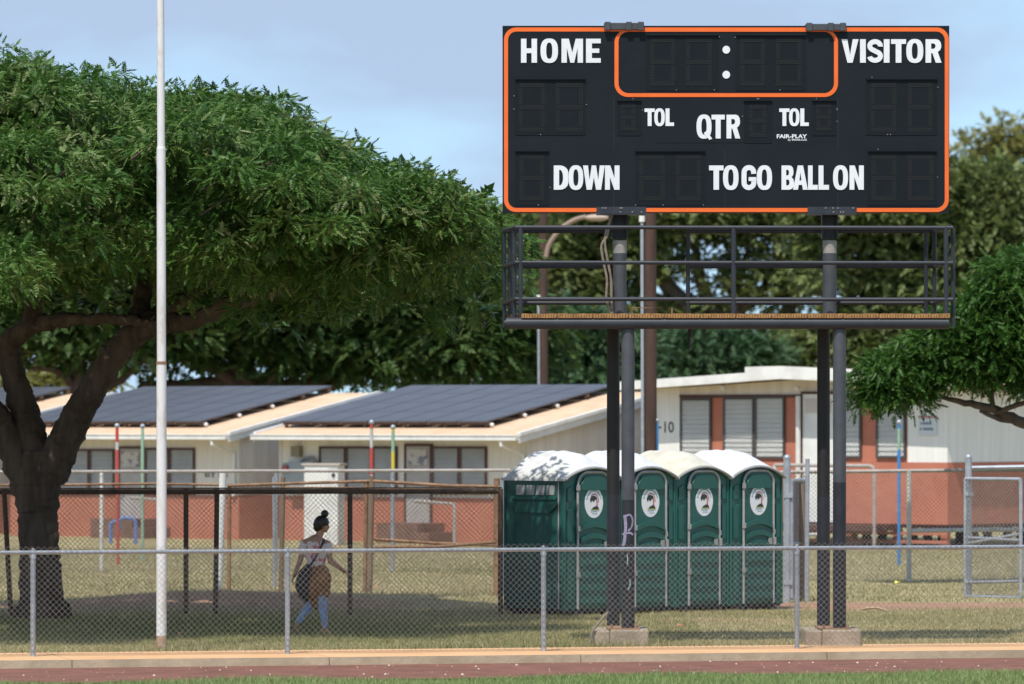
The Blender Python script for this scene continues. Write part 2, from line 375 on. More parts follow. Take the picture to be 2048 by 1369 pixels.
# ------------------------------------------------------------------ chain link
def chain_mesh(P0, e, width, z0, z1, m, parent, r=0.0019, d=0.072, tooth=0.02):
    P0 = np.array(P0, float); e = np.array(e, float); nrm_ = np.array([-e[1], e[0], 0.0])
    half = d / 2; nw = int(width / half); ns = int((z1 - z0) / half) + 1
    k = np.arange(ns + 1); zz = np.minimum(z0 + k * half, z1 + tooth)
    i = np.arange(nw)[:, None]
    side = (k[None, :] + i) % 2
    xx = (i + side) * half
    off = np.where(side > 0, 1, -1) * r * 0.8
    wig = 0.004 * np.sin(xx * 2.3)
    ph = rng.uniform(0, 6.28, 4)
    dxw = 0.010 * np.sin(xx * 1.7 + ph[0]) + 0.008 * np.sin(zz[None, :] * 5.1 + xx * 0.6 + ph[1]) + 0.004 * np.sin(xx * 7.3 + zz[None, :] * 3 + ph[2])
    dzw = 0.007 * np.sin(xx * 2.9 + ph[3]) * np.clip(zz[None, :] * 3, 0, 1)
    P = P0[None, None] + (xx + dxw)[..., None] * e + (off + wig)[..., None] * nrm_ + np.array([0, 0, 1.0]) * (zz[None, :] + dzw)[..., None]
    ring = np.stack([e * math.cos(g) + nrm_ * math.sin(g) for g in (0.5, 2.6, 4.7)]) * r * 1.12
    V = (P[:, :, None, :] + ring[None, None]).reshape(-1, 3)
    b0 = (np.arange(nw)[:, None] * (ns + 1) + np.arange(ns)[None, :]).reshape(-1) * 3
    fs = []
    for q in range(3):
        q2 = (q + 1) % 3
        fs.append(np.stack([b0 + q, b0 + q2, b0 + 3 + q2, b0 + 3 + q], -1))
    return np_mesh('chain_link', V, np.concatenate(fs), m, parent, kind='stuff')

# sideline fence
fence = thing('sideline_fence', uv(0, 0), 'waist-high galvanised chain-link fence with a top rail along the running track', 'fence')
PU = [-12.0, -8.87]
def u_at_px(px):   # u where the fence line crosses a photo column
    t = (px - 1024) / F
    return (FO.x - t * FO.y) / (t * FE.y - FE.x)
PU += [u_at_px(q) for q in (66, 575, 1087, 1594)]
PU += [PU[-1] + 3.13, PU[-1] + 6.26]
for u in PU:
    b = MB(); p = uv(u, 0); b.tube([p, p + Vector((0, 0, 1.185))], 0.030, 12)
    po = b.build('post', M_alu, fence, True)
    b = MB(); b.tube([p + Vector((0, 0, 1.15)), p + Vector((0, 0, 1.20))], 0.038, 12); b.tube([p + Vector((0, 0, 1.20)), p + Vector((0, 0, 1.262)), p + Vector((0, 0, 1.272))], [0.024, 0.02, 0.006], 10)
    b.build('post_cap', M_alu, po, True)
b = MB(); b.tube([uv(-12, 0, 1.222), uv(PU[-1], 0, 1.222)], 0.0245, 12); b.build('top_rail', M_alu, fence, True)
pp = uv(-11.9, -0.035)
chain_mesh(pp, FE, 22.5, 0.03, 1.275, M_wire, fence, r=0.0028)

# ------------------------------------------------------------------ flagpole
p = W(323, 1299, 69.1); p.z = 0
fl = thing('flagpole', p, 'tall white painted steel pole rising out of frame', 'pole')
b = MB(); b.tube([p + Vector((0, 0, -0.05)), p + Vector((0, 0, 3.47))], [0.063, 0.061], 20); b.build('lower_shaft', M_flag, fl, True)
b = MB(); b.tube([p + Vector((0, 0, 3.47)), p + Vector((-0.004, 0, 6.08))], [0.056, 0.055], 20); b.build('middle_shaft', M_flag, fl, True)
b = MB(); b.tube([p + Vector((-0.004, 0, 6.08)), p + Vector((-0.025, 0, 9.8))], [0.047, 0.044], 20); b.build('upper_shaft', M_flag, fl, True)
b = MB(); b.tube([p + Vector((0, 0, 3.455)), p + Vector((0, 0, 3.49))], 0.065, 20); b.build('weld_collar', M_rust, fl, True)
b = MB(); b.tube([p + Vector((-0.004, 0, 6.06)), p + Vector((-0.004, 0, 6.10))], [0.057, 0.049], 20); b.build('weld_collar', M_flag, fl, True)
b = MB(); b.tube([p + Vector((0, 0, -0.03)), p + Vector((0, 0, 0.16))], 0.0645, 20); b.build('rusty_foot', mat('foot_rust', (0.42, 0.30, 0.22), 0.8, (0.30, 0.17, 0.10), 9), fl, True)
b = MB(); b.ball(p + Vector((-0.025, 0, 9.86)), 0.08, 12, 8); b.build('finial', M_flag, fl, True)

# ------------------------------------------------------------------ scoreboard
YB = 70.55
sbase = W(1450, 1290, YB); sbase.z = 0
SB = thing('scoreboard', sbase, 'black football scoreboard with orange border on paired steel posts with a railed catwalk', 'scoreboard')
def bx(px0, py0, px1, py1, y0, y1, name, m, parent=SB, Yref=None, bevel=0.0):
    Yr = Yref or y0
    a = W(px0, py1, Yr); c = W(px1, py0, Yr)
    b = MB(); b.box((a.x, y0, a.z), (c.x, y1, c.z)); return b.build(name, m, parent, bevel=bevel)
cab = bx(1005, 52, 1898.5, 426, YB, YB + 0.20, 'cabinet', M_black)
def rrect(x0, y0, x1, y1, r, n=8, corners=(1, 1, 1, 1)):
    pts = []
    for (cx, cy, a0, on) in ((x1 - r, y1 - r, 0, corners[0]), (x0 + r, y1 - r, 90, corners[1]), (x0 + r, y0 + r, 180, corners[2]), (x1 - r, y0 + r, 270, corners[3])):
        for k in range(n + 1):
            a = R(a0 + 90 * k / n); pts.append((cx + r * math.cos(a), cy + r * math.sin(a)))
    return pts
def on_board(loops, name, m, lift=0.004, depth=0.004, parent=SB, Yb=YB):
    """loops in photo pixels on the face of the board"""
    s = Yb / F
    L = [[((p[0] - 1024) * s, CH - (p[1] - HY) * s) for p in lp] for lp in loops]
    b = MB(); b.prism(L, (0, Yb - lift, 0), (1, 0, 0), (0, 0, 1), (0, 1, 0), depth - 0.001 if depth >= lift else depth)
    return b.build(name, m, parent)
on_board([rrect(1008, 55.5, 1897.5, 424.5, 24), rrect(1016, 63.5, 1889.5, 416.5, 17)], 'border_line', M_orange)
on_board([rrect(1229, 59, 1676, 194.5, 27), rrect(1237, 64, 1668, 187, 20)], 'clock_border_line', M_orange, 0.0065, 0.0045)

def ell(cx, cy, rx, ry, n=40, p=2.0):
    o = []
    for k in range(n):
        a = 2 * math.pi * k / n; c, s = math.cos(a), math.sin(a)
        o.append((cx + rx * math.copysign(abs(c) ** (2 / p), c), cy + ry * math.copysign(abs(s) ** (2 / p), s)))
    return o
def stroke(pts, h, n=7):
    P = crom(pts, n); Lf, Rt = [], []
    for i, q in enumerate(P):
        t = (P[min(i+1, len(P)-1)] - P[max(i-1, 0)]); t = t / (np.linalg.norm(t) + 1e-9); nn = np.array([-t[1], t[0]])
        Lf.append(tuple(q + nn * h)); Rt.append(tuple(q - nn * h))
    return Lf + Rt[::-1]
def arcpts(x0, x1, y0, y1, n=6):   # D-shaped right side from (x0,y0) bulging to x1 and back to (x0,y1)
    o = []; ry = min((y1 - y0) / 2, 0.3)
    for k in range(n + 1):
        a = R(-90 + 90 * k / n); o.append((x0 + (x1 - x0) * math.cos(a), y0 + ry + ry * math.sin(a)))
    for k in range(n + 1):
        a = R(90 * k / n); o.append((x0 + (x1 - x0) * math.cos(a), y1 - ry + ry * math.sin(a)))
    return o
def glyph(ch):
    t = 0.34
    if ch == 'H': return [[(0,0),(t,0),(t,.4),(1-t,.4),(1-t,0),(1,0),(1,1),(1-t,1),(1-t,.6),(t,.6),(t,1),(0,1)]]
    if ch == 'E': return [[(0,0),(1,0),(1,.19),(.4,.19),(.4,.41),(.9,.41),(.9,.59),(.4,.59),(.4,.81),(1,.81),(1,1),(0,1)]]
    if ch == 'M': return [[(0,0),(.25,0),(.25,.62),(.41,0),(.59,0),(.75,.62),(.75,0),(1,0),(1,1),(.66,1),(.5,.42),(.34,1),(0,1)]]
    if ch in 'OQ': return [ell(.5, .5, .5, .51, 48, 2.5), ell(.5, .5, .175, .34, 40, 2.5)]
    if ch == 'V': return [[(0,1),(.35,0),(.65,0),(1,1),(.66,1),(.5,.33),(.34,1)]]
    if ch == 'I': return [[(0,0),(1,0),(1,1),(0,1)]]
    if ch == 'T': return [[(.31,0),(.69,0),(.69,.8),(1,.8),(1,1),(0,1),(0,.8),(.31,.8)]]
    if ch == 'L': return [[(0,0),(1,0),(1,.2),(.47,.2),(.47,1),(0,1)]]
    if ch == 'W': return [[(0,1),(.17,0),(.40,0),(.5,.52),(.60,0),(.83,0),(1,1),(.77,1),(.70,.40),(.60,1),(.40,1),(.30,.40),(.23,1)]]
    if ch == 'N': return [[(0,0),(.34,0),(.34,.52),(.64,0),(1,0),(1,1),(.66,1),(.66,.48),(.36,1),(0,1)]]
    if ch == 'D': return [[(0,0)] + arcpts(.42, 1, 0, 1) + [(0,1)], [(.37,.18)] + arcpts(.42, .64, .18, .82) + [(.37,.82)]]
    if ch == 'R': return [[(0,0),(.35,0),(.35,.41),(.43,.41),(.64,0),(1,0),(.76,.46),(.90,.53),(.97,.63),(.98,.74),(.94,.87),(.84,.96),(.68,1),(0,1)],
                          [(.35,.59),(.5,.59),(.59,.63),(.63,.71),(.59,.79),(.5,.82),(.35,.82)]]
    if ch == 'B': return [[(0,0),(.62,0),(.84,.04),(.97,.13),(1,.28),(.95,.43),(.80,.52),(.92,.6),(.96,.74),(.91,.90),(.78,.98),(.6,1),(0,1)],
                          [(.37,.18),(.53,.18),(.61,.22),(.64,.29),(.61,.38),(.53,.42),(.37,.42)], [(.37,.59),(.51,.59),(.58,.64),(.60,.71),(.58,.78),(.51,.82),(.37,.82)]]
    if ch == 'A': return [[(0,0),(.33,0),(.385,.2),(.615,.2),(.67,0),(1,0),(.68,1),(.32,1)], [(.43,.38),(.57,.38),(.5,.72)]]
    if ch == 'S':
        up_ = [(16 + 10.6 * math.cos(R(a)), 33.6 + 8.6 * math.sin(R(a))) for a in range(-8, 250, 12)]
        lo_ = [(16 + 10.8 * math.cos(R(a)), 13.4 + 8.6 * math.sin(R(a))) for a in range(68, -175, -12)]
        return [[(x / 32, y / 47) for x, y in stroke(up_ + lo_, 4.85, 2)]]
    if ch == 'G': return [[(x/29, y/48) for x, y in stroke([(24,31.5),(23.2,38),(18.5,43.2),(11,43.2),(6,38.5),(5,32),(5,16),(6,9.5),(11,4.8),(17.5,4.8),(22.5,8.5),(24.2,14),(24.2,23)], 4.9)]]
def letter(ch, x0, x1, y0, y1):
    L = [[(x0 + p[0] * (x1 - x0), y1 - p[1] * (y1 - y0)) for p in lp] for lp in glyph(ch)]
    o = on_board(L, 'letter', M_letter, 0.010, 0.010)
    o['label'] = 'white letter ' + ch
    w, h = x1 - x0, y1 - y0
    if ch == 'G': on_board([[(x0 + .48*w, y1 - .36*h), (x0 + w, y1 - .36*h), (x0 + w, y1 - .52*h), (x0 + .48*w, y1 - .52*h)]], 'letter_bar', M_letter, 0.012, 0.0018, o)
    if ch == 'Q': on_board([[(x0 + .48*w, y1 - .22*h), (x0 + .66*w, y1 - .32*h), (x0 + 1.05*w, y1 + .01*h), (x0 + .86*w, y1 + .06*h)]], 'letter_tail', M_letter, 0.012, 0.0018, o)
for ch, x0, x1 in (('H',1042,1074),('O',1081,1116),('M',1123,1166),('E',1172,1201.5)): letter(ch, x0, x1, 78, 126)
for ch, x0, x1 in (('V',1683,1717),('I',1720,1731.5),('S',1734,1766),('I',1767.5,1779),('T',1782,1812),('O',1812.5,1846.5),('R',1851,1883)): letter(ch, x0, x1, 79, 126)
for o_ in (0, 269.5):
    for ch, x0, x1 in (('T',1289,1309.5),('O',1308.5,1329.5),('L',1331,1348)): letter(ch, x0 + o_, x1 + o_, 217.5, 252.5)
for ch, x0, x1 in (('Q',1393,1423),('T',1423,1449.5),('R',1453,1480.5)): letter(ch, x0, x1, 230, 277.5)
for ch, x0, x1 in (('D',1107.5,1136.5),('O',1137,1166.5),('W',1166,1209.5),('N',1210,1239)): letter(ch, x0, x1, 331.5, 380)
for ch, x0, x1 in (('T',1418,1447),('O',1446,1477),('G',1483,1512.5),('O',1513.5,1544)): letter(ch, x0, x1, 331.5, 380)
for ch, x0, x1 in (('B',1563,1588),('A',1586,1615.5),('L',1616,1635.5),('L',1637,1658),('O',1666,1696),('N',1699,1727.5)): letter(ch, x0, x1, 331.5, 380)
for yy in (100, 150): on_board([ell(1452.5, yy, 7.6, 7.8, 28)], 'colon_dot', M_letter, 0.010, 0.010)

def text_mesh(body, name, m, parent, o, ex, ey, w, h, lift=0.003, bold=0.0):
    cu = bpy.data.curves.new('t', 'FONT'); cu.body = body; cu.offset = bold; cu.resolution_u = 3
    to = bpy.data.objects.new('t', cu); C.objects.link(to)
    me = bpy.data.meshes.new_from_object(to.evaluated_get(bpy.context.evaluated_depsgraph_get()))
    bpy.data.objects.remove(to); bpy.data.curves.remove(cu)
    co = np.array([v.co[:] for v in me.vertices]); lo, hi = co.min(0), co.max(0)
    o, ex, ey = Vector(o), Vector(ex), Vector(ey); ez = ex.cross(ey)
    for v in me.vertices:
        a = (v.co.x - lo[0]) / (hi[0] - lo[0]) * w; b_ = (v.co.y - lo[1]) / (hi[1] - lo[1]) * h
        v.co = o + ex * a + ey * b_ + ez * lift
    me.materials.clear(); me.materials.append(m); me.name = name
    ob = bpy.data.objects.new(name, me); C.objects.link(ob); adopt(ob, parent); return ob
def board_text(body, x0, x1, y0, y1, name, bold=0.02):
    a = W(x0, y1, YB); c = W(x1, y0, YB)
    return text_mesh(body, name, M_letter, SB, a, (1, 0, 0), (0, 0, 1), c.x - a.x, c.z - a.z, 0.004, bold)
board_text('FAIR-PLAY', 1553.5, 1614, 269, 277, 'maker_lettering', 0.03)
board_text('by TRANS-LUX', 1576, 1614, 278.2, 283, 'maker_small_lettering', 0.02)

# digit windows with dot-matrix seven-segment strips
def led_mat():
    m = bpy.data.materials.new('unlit_led_dots'); m.use_nodes = True
    n, l = m.node_tree.nodes, m.node_tree.links; p = n['Principled BSDF']; p.inputs['Roughness'].default_value = 0.6; p.inputs['Specular IOR Level'].default_value = 0.14
    g = n.new('ShaderNodeTexCoord'); mpn = n.new('ShaderNodeMapping'); mpn.inputs['Scale'].default_value = (52, 0, 52)
    l.new(g.outputs['Object'], mpn.inputs['Vector'])
    sx = n.new('ShaderNodeSeparateXYZ'); l.new(mpn.outputs[0], sx.inputs[0])
    def cell(o):
        fr = n.new('ShaderNodeMath'); fr.operation = 'FRACT'; l.new(o, fr.inputs[0])
        sb = n.new('ShaderNodeMath'); sb.operation = 'SUBTRACT'; l.new(fr.outputs[0], sb.inputs[0]); sb.inputs[1].default_value = 0.5
        pw = n.new('ShaderNodeMath'); pw.operation = 'POWER'; ab = n.new('ShaderNodeMath'); ab.operation = 'ABSOLUTE'
        l.new(sb.outputs[0], ab.inputs[0]); l.new(ab.outputs[0], pw.inputs[0]); pw.inputs[1].default_value = 2.0; return pw.outputs[0]
    ad = n.new('ShaderNodeMath'); ad.operation = 'ADD'; l.new(cell(sx.outputs['X']), ad.inputs[0]); l.new(cell(sx.outputs['Z']), ad.inputs[1])
    lt = n.new('ShaderNodeMath'); lt.operation = 'LESS_THAN'; l.new(ad.outputs[0], lt.inputs[0]); lt.inputs[1].default_value = 0.085
    mxn = n.new('ShaderNodeMix'); mxn.data_type = 'RGBA'; l.new(lt.outputs[0], mxn.inputs['Factor'])
    mxn.inputs[6].default_value = (0.0074, 0.0108, 0.0150, 1); mxn.inputs[7].default_value = (0.029, 0.028, 0.024, 1)
    l.new(mxn.outputs[2], p.inputs['Base Color']); return m
M_led = led_mat()
def digit(par, x0, x1, y0, y1, t=9.5):
    g = 0.6; ym = (y0 + y1) / 2
    for (a, b_, c, d) in ((x0 + g, y0, x1 - g, y0 + t), (x0 + g, ym - t/2, x1 - g, ym + t/2), (x0 + g, y1 - t, x1 - g, y1),
                          (x0, y0 + t + g, x0 + t, ym - t/2 - g), (x1 - t, y0 + t + g, x1, ym - t/2 - g),
                          (x0, ym + t/2 + g, x0 + t, y1 - t - g), (x1 - t, ym + t/2 + g, x1, y1 - t - g)):
        on_board([[(a, d), (c, d), (c, b_), (a, b_)]], 'segment', M_led, 0.0065, 0.0022, par)
def digit_panel(x0, x1, y0, y1, digs, dy):
    o = on_board([[(x0, y1), (x1, y1), (x1, y0), (x0, y0)]], 'digit_panel', M_panelblk, 0.004, 0.004)
    s = YB / F; b = MB()            # shallow hood over the window and a low sill
    a, c = W(x0 - 1, y0 + 1.5, YB), W(x1 + 1, y0 - 1, YB)
    b.box((a.x, YB - 0.030, a.z), (c.x, YB - 0.002, c.z))
    for (p, q) in ((x0 - 1.5, x0), (x1, x1 + 1.5)):
        a, c = W(p, y1, YB), W(q, y0, YB); b.box((a.x, YB - 0.006, a.z), (c.x, YB - 0.002, c.z))
    a, c = W(x0, y1 + 1.5, YB), W(x1, y1, YB); b.box((a.x, YB - 0.007, a.z), (c.x, YB - 0.002, c.z))
    b.build('hood', M_black, o)
    b = MB()                        # screw heads round the window
    for k in range(random.randint(2, 4)):
        q = random.choice([(random.uniform(x0, x1), y1 + 0.5), (x0 - 3, random.uniform(y0, y1)), (random.uniform(x0, x1), y0 - 3), (x1 + 3, random.uniform(y0, y1))])
        w_ = W(q[0], q[1], YB); b.box((w_.x - 0.005, YB - 0.010, w_.z - 0.005), (w_.x + 0.005, YB - 0.002, w_.z + 0.005))
    b.build('screw_heads', M_baregrey, o)
    for (a, c) in digs: digit(o, a, c, *dy)
digit_panel(1293, 1436, 70, 180, ((1299, 1351), (1371, 1425)), (76, 173))
digit_panel(1473, 1611, 70, 180, ((1479, 1531), (1551, 1604)), (76, 173))
digit_panel(1031, 1170, 158, 269, ((1037, 1091), (1110, 1167)), (166, 264))
digit_panel(1733, 1873, 158, 269, ((1741, 1794), (1815, 1866)), (166, 264))
digit_panel(1235, 1282, 201, 270, ((1241, 1273),), (207, 262))
digit_panel(1625, 1671, 201, 270, ((1631, 1664),), (207, 262))
digit_panel(1488, 1543, 201, 285, ((1497, 1534),), (210, 275))
digit_panel(1031, 1097, 302, 410, ((1038, 1090),), (310, 402))
digit_panel(1271, 1409, 302, 410, ((1277, 1330), (1351, 1403)), (310, 402))
digit_panel(1736, 1872, 302, 410, ((1742, 1794), (1815, 1868)), (310, 402))

on_board([rrect(1312, 206, 1486.5, 286, 4, 3)], 'access_panel', M_black, 0.0035, 0.0032)
for xs_ in (1227.5, 1450, 1676):   # seams between cabinet sections
    for (ya, yb) in ((196, 298), (386, 414)) if xs_ != 1450 else ((186, 187.5), (300, 330), (384, 414)):
        on_board([[(xs_ - .5, yb), (xs_ + .5, yb), (xs_ + .5, ya), (xs_ - .5, ya)]], 'cabinet_seam', M_steel3, 0.0025, 0.002)
# brackets that clamp the cabinet to its posts
for (x0, x1, y0, y1) in ((1208, 1288, 46.5, 60), (1611, 1692, 48.5, 61.5)):
    b = MB(); a, c = W(x0, y1, YB), W(x1, y0, YB)
    b.box((a.x, YB - 0.055, a.z), (c.x, YB + 0.26, c.z))
    for q in (0.02, 0.55, 0.85):
        xx = a.x + (c.x - a.x) * q; b.box((xx, YB - 0.075, a.z - 0.01), (xx + 0.07, YB + 0.02, c.z + 0.012))
    b.build('top_bracket', M_steel2, SB, bevel=0.006)
for (x0, x1) in ((1193, 1292), (1615, 1713)):
    b = MB(); a, c = W(x0, 428, YB), W(x1, 414, YB)
    b.box((a.x, YB - 0.014, a.z), (c.x, YB - 0.0015, c.z)); b.box((a.x, YB - 0.014, a.z - 0.012), (c.x, YB + 0.24, a.z - 0.002))
    o = b.build('bottom_bracket', M_steel, SB)
    b = MB()
    for k in range(7):
        q = W(random.uniform(x0 + 5, x1 - 5), random.choice([417, 425]), YB); b.ball((q.x, YB - 0.016, q.z), 0.010, 6, 4)
    b.build('bolt_heads', M_baregrey, o)

YU, YF_, YK = 70.78, 70.22, 70.98      # upper post, front frame, back frame
def zz(py, Y): return CH - (py - HY) * Y / F
for (xu, px_top) in ((1239.5, 1), (1659.5, 2)):
    a = W(xu, 640, YU)
    b = MB(); b.tube([(a.x, YU + .03, zz(640, YU)), (a.x, YU + .03, zz(482, YU))], 0.085, 20); b.build('upper_post', M_steel2 if False else M_steel2, SB, True)
    b = MB(); b.tube([(a.x, YU + .03, zz(507, YU)), (a.x, YU + .03, zz(482, YU) + 0.004)], 0.0865, 20); b.build('bare_post_band', M_baregrey, SB, True)
    # steel channel bolted between post and cabinet
    b = MB(); hw = 0.10; zt, zb_ = zz(60, YU), zz(478, YU)
    b.box((a.x - hw, YU + 0.10, zb_), (a.x + hw, YU + 0.12, zt)); b.box((a.x - hw, YU - 0.022, zb_), (a.x - hw + 0.018, YU + 0.0985, zt)); b.box((a.x + hw - 0.018, YU - 0.022, zb_), (a.x + hw, YU + 0.0985, zt))
    b.build('post_channel', M_steel3, SB)
for (xb, xf, split_b, split_f) in ((1226.5, 1256, 990, 1000), (1647, 1679, 995, 965)):
    p = W(xb, 1249, YK); b = MB(); zs = zz(split_b, YK)
    b.cur = 0; b.tube([(p.x, YK, zs), (p.x, YK, zz(658, YK))], 0.080, 20); b.cur = 1; b.tube([(p.x, YK, 0.20), (p.x, YK, zs)], 0.081, 20)
    b.build('back_post', [M_steel3b, M_steel3], SB, True)
    p = W(xf, 1252, YF_); b = MB(); zs = zz(split_f, YF_)
    b.cur = 0; b.tube([(p.x, YF_, zs), (p.x, YF_, zz(668, YF_)), (p.x, YF_, zz(655, YF_)), (p.x, YF_ + .01, zz(641, YF_))], [0.081, 0.081, 0.072, 0.030], 20); b.cur = 1; b.tube([(p.x, YF_, 0.20), (p.x, YF_, zs)], 0.082, 20)
    b.build('front_post', [M_steel2, M_steel3], SB, True)
    c = (W(xb, 0, YK).x + p.x) / 2 + 0.01
    b = MB(); b.box((p.x - 0.26, YF_ - 0.16, 0.195), (p.x + 0.14, YK + 0.16, 0.215)); b.build('base_plate', M_rust, SB)
    b = MB()
    for q in (-0.2, 0.09):
        for y_ in (YF_ - 0.11, YK + 0.1): b.tube([(p.x + q, y_, 0.2), (p.x + q, y_, 0.26)], 0.014, 8)
    b.build('anchor_bolts', M_rust, SB)
    x0 = p.x - 0.43; x1 = p.x + 0.25
    b = MB(); b.box((x0, YF_ - 0.27, -0.1), (x0 + 0.20, YK + 0.25, 0.19)); b.box((x0 + 0.202, YF_ - 0.27, -0.1), (x1, YK + 0.25, 0.197))
    b.build('concrete_footing', M_conc, SB, bevel=0.02)
    # joist from front to back post
    b = MB(); b.tube([(p.x, YF_, zz(650, YF_)), (W(xb, 0, YK).x, YK, zz(650, YK))], 0.06, 12); b.build('cross_joist', M_steel3, SB, True)

# catwalk
XL, XR = 1012, 1906
def fr(px, py): q = W(px, py, YF_ - 0.06); return q
SKEW = -0.19
b = MB(); b.tube([fr(1012, 647), fr(1897, 647)], 0.072, 16); b.build('front_beam', M_steel, SB, True)
bl, br = W(1012, 647, YK), W(1868, 647, YK)
b = MB(); b.tube([(bl.x - 0.02, YK, zz(648, YK)), (br.x, YK, zz(648, YK))], 0.062, 14); b.build('back_beam', M_steel3, SB, True)
zdk = zz(637, YF_)
nsec = 12; x0, x1 = fr(1042, 0).x, fr(1900, 0).x
for k in range(nsec):       # grating sections of close-set bars seen end on
    b = MB(); xa = x0 + (x1 - x0) * k / nsec + 0.006; xb2 = x0 + (x1 - x0) * (k + 1) / nsec - 0.006
    n = 13
    for j in range(n):
        xx = xa + (xb2 - xa) * (j + 0.5) / n; w_ = (xb2 - xa) / n * 0.40; dz = random.uniform(-0.004, 0.004)
        M = Matrix.Translation((xx, 0, zdk)) @ Matrix.Shear('XY', 4, (0, 0))
        vs = [(xx - w_, YF_ - 0.13, zdk), (xx + w_, YF_ - 0.13, zdk), (xx + w_ + SKEW, YK + 0.02, zdk), (xx - w_ + SKEW, YK + 0.02, zdk),
              (xx - w_ + 0.006, YF_ - 0.13, zdk + 0.055 + dz), (xx + w_ + 0.006, YF_ - 0.13, zdk + 0.055 + dz), (xx + w_ + SKEW, YK + 0.02, zdk + 0.055), (xx - w_ + SKEW, YK + 0.02, zdk + 0.055)]
        b._add(vs, [(0,3,2,1),(4,5,6,7),(0,1,5,4),(1,2,6,5),(2,3,7,6),(3,0,4,7)])
    b.box((xa, YF_ - 0.10, zdk + 0.004), (xb2, YF_ - 0.07, zdk + 0.040))
    o = b.build('deck_grating', M_deck, SB); o['kind'] = 'stuff'
rr = 0.026
for py in (455, 525.5, 598.5):
    b = MB(); b.tube([fr(1030, py), fr(1906, py + 1)], rr, 10); b.build('front_rail', M_steel, SB, True)
    yb = YK; z_ = zz(py + 8, YK)
    b = MB(); b.tube([(W(1008, 0, yb).x, yb, z_), (W(1226, 0, yb).x, yb, z_)], rr, 10); b.build('back_rail', M_steel3, SB, True)
    b = MB(); b.tube([(W(1372, 0, yb).x, yb, z_), (W(1870, 0, yb).x, yb, z_)], rr, 10); b.build('back_rail', M_steel3, SB, True)
    b = MB(); b.tube([fr(1032, py), (W(1008, 0, yb).x, yb, z_)], rr, 10); b.build('end_rail', M_steel, SB, True)
    b = MB(); b.tube([fr(1903, py), (W(1868, 0, yb).x, yb, z_)], rr, 10); b.build('end_rail', M_steel, SB, True)
for px in (1041, 1467, 1892): b = MB(); b.tube([fr(px, 652), fr(px, 454)], 0.029, 10); b.build('front_stanchion', M_steel, SB, True)
for px, Y in ((1029, YF_ + 0.08), (1906, YF_ + 0.05)): b = MB(); b.tube([W(px, 655, Y), W(px, 456, Y)], 0.026, 10); b.build('corner_stanchion', M_steel, SB, True)
for px, Y in ((1008.5, YK - 0.02), (1020, YK - 0.18), (1376, YK), (1852, YK - 0.12), (1869, YK)): b = MB(); b.tube([W(px, 655 if px < 1030 else 640, Y), W(px, 462, Y)], 0.026, 10); b.build('back_stanchion', M_steel3, SB, True)
# ladder hook and hanging strap, cables
b = MB(); b.tube([W(1264, 632, YK), W(1264, 616, YK), W(1344, 616, YK), W(1344, 632, YK)], 0.011, 8); b.build('ladder_hoop', M_rust, SB, True)
b = MB(); b.tube([W(1379, 655, YK), W(1378, 698, YK)], 0.022, 8); b.tube([W(1384, 655, YK), W(1378, 690, YK)], 0.012, 6); b.build('hanging_strap', M_steel3, SB, True)
M_cable = mat('cable_tan', (0.24, 0.20, 0.15), 0.7, (0.15, 0.13, 0.11), 12)
for pts in ([(1221, 428), (1215, 470), (1203, 492), (1207, 525), (1214, 560), (1213, 600), (1224, 632)], [(1226, 428), (1213, 460), (1210, 490), (1216, 525), (1222, 560), (1223, 600), (1226, 632)]):
    P3 = [Vector(q) for q in crom([tuple(W(x, y, YU - 0.09)) for x, y in pts], 5)]
    b = MB(); b.tube(P3, 0.016, 8); b.build('cable', M_cable, SB, True)
b = MB(); b.tube([W(1216, 1225, YF_ - .2), W(1200, 1243, YF_ - .25), W(1185, 1262, YF_ - .3), W(1180, 1288, YF_ - .3)], 0.017, 8); b.build('ground_cable', M_cable, SB, True)
# spray-painted tag on the near left post
M_lilac = mat('lilac_spray', (0.29, 0.27, 0.40), 0.7, (0.18, 0.17, 0.25), 14); M_teal = mat('teal_drip', (0.30, 0.46, 0.48), 0.7, (0.22, 0.34, 0.36), 20)
def on_pipe(pts, half, name, m, cx=1256, Yc=YF_, r=0.0835):
    c = W(cx, 0, Yc).x; P = crom(pts, 6); vs = []; fs = []
    for i, q in enumerate(P):
        t = P[min(i+1, len(P)-1)] - P[max(i-1, 0)]; t = t / (np.linalg.norm(t) + 1e-9); nn = np.array([-t[1], t[0]])
        for sgn in (-1, 0, 1):
            x_, y_ = q + nn * half * sgn; X = (x_ - cx) * Yc / F; a = math.asin(max(-0.97, min(0.97, X / r)))
            vs.append((c + r * math.sin(a), Yc - r * math.cos(a), zz(y_, Yc)))
    for i in range(len(P) - 1):
        for j in range(2): fs.append((i*3+j, i*3+j+1, (i+1)*3+j+1, (i+1)*3+j))
    b = MB(); b._add(vs, fs); return b.build(name, m, SB)
on_pipe([(1249, 1030), (1251, 1048), (1250, 1068), (1248, 1085), (1245, 1092)], 3.0, 'graffiti_stroke', M_lilac, r=0.0838)
on_pipe([(1252, 1032), (1260, 1030), (1265, 1040), (1263, 1054), (1256, 1062)], 1.8, 'graffiti_stroke', M_lilac, r=0.0845)
on_pipe([(1244, 1069), (1252, 1067), (1260, 1066), (1266, 1070)], 2.0, 'graffiti_stroke', M_lilac, r=0.0852)
on_pipe([(1254, 1108), (1255, 1120), (1254, 1130)], 0.9, 'paint_drip', M_teal); on_pipe([(1259, 1158), (1260, 1168), (1256, 1180)], 1.1, 'paint_drip', M_teal)

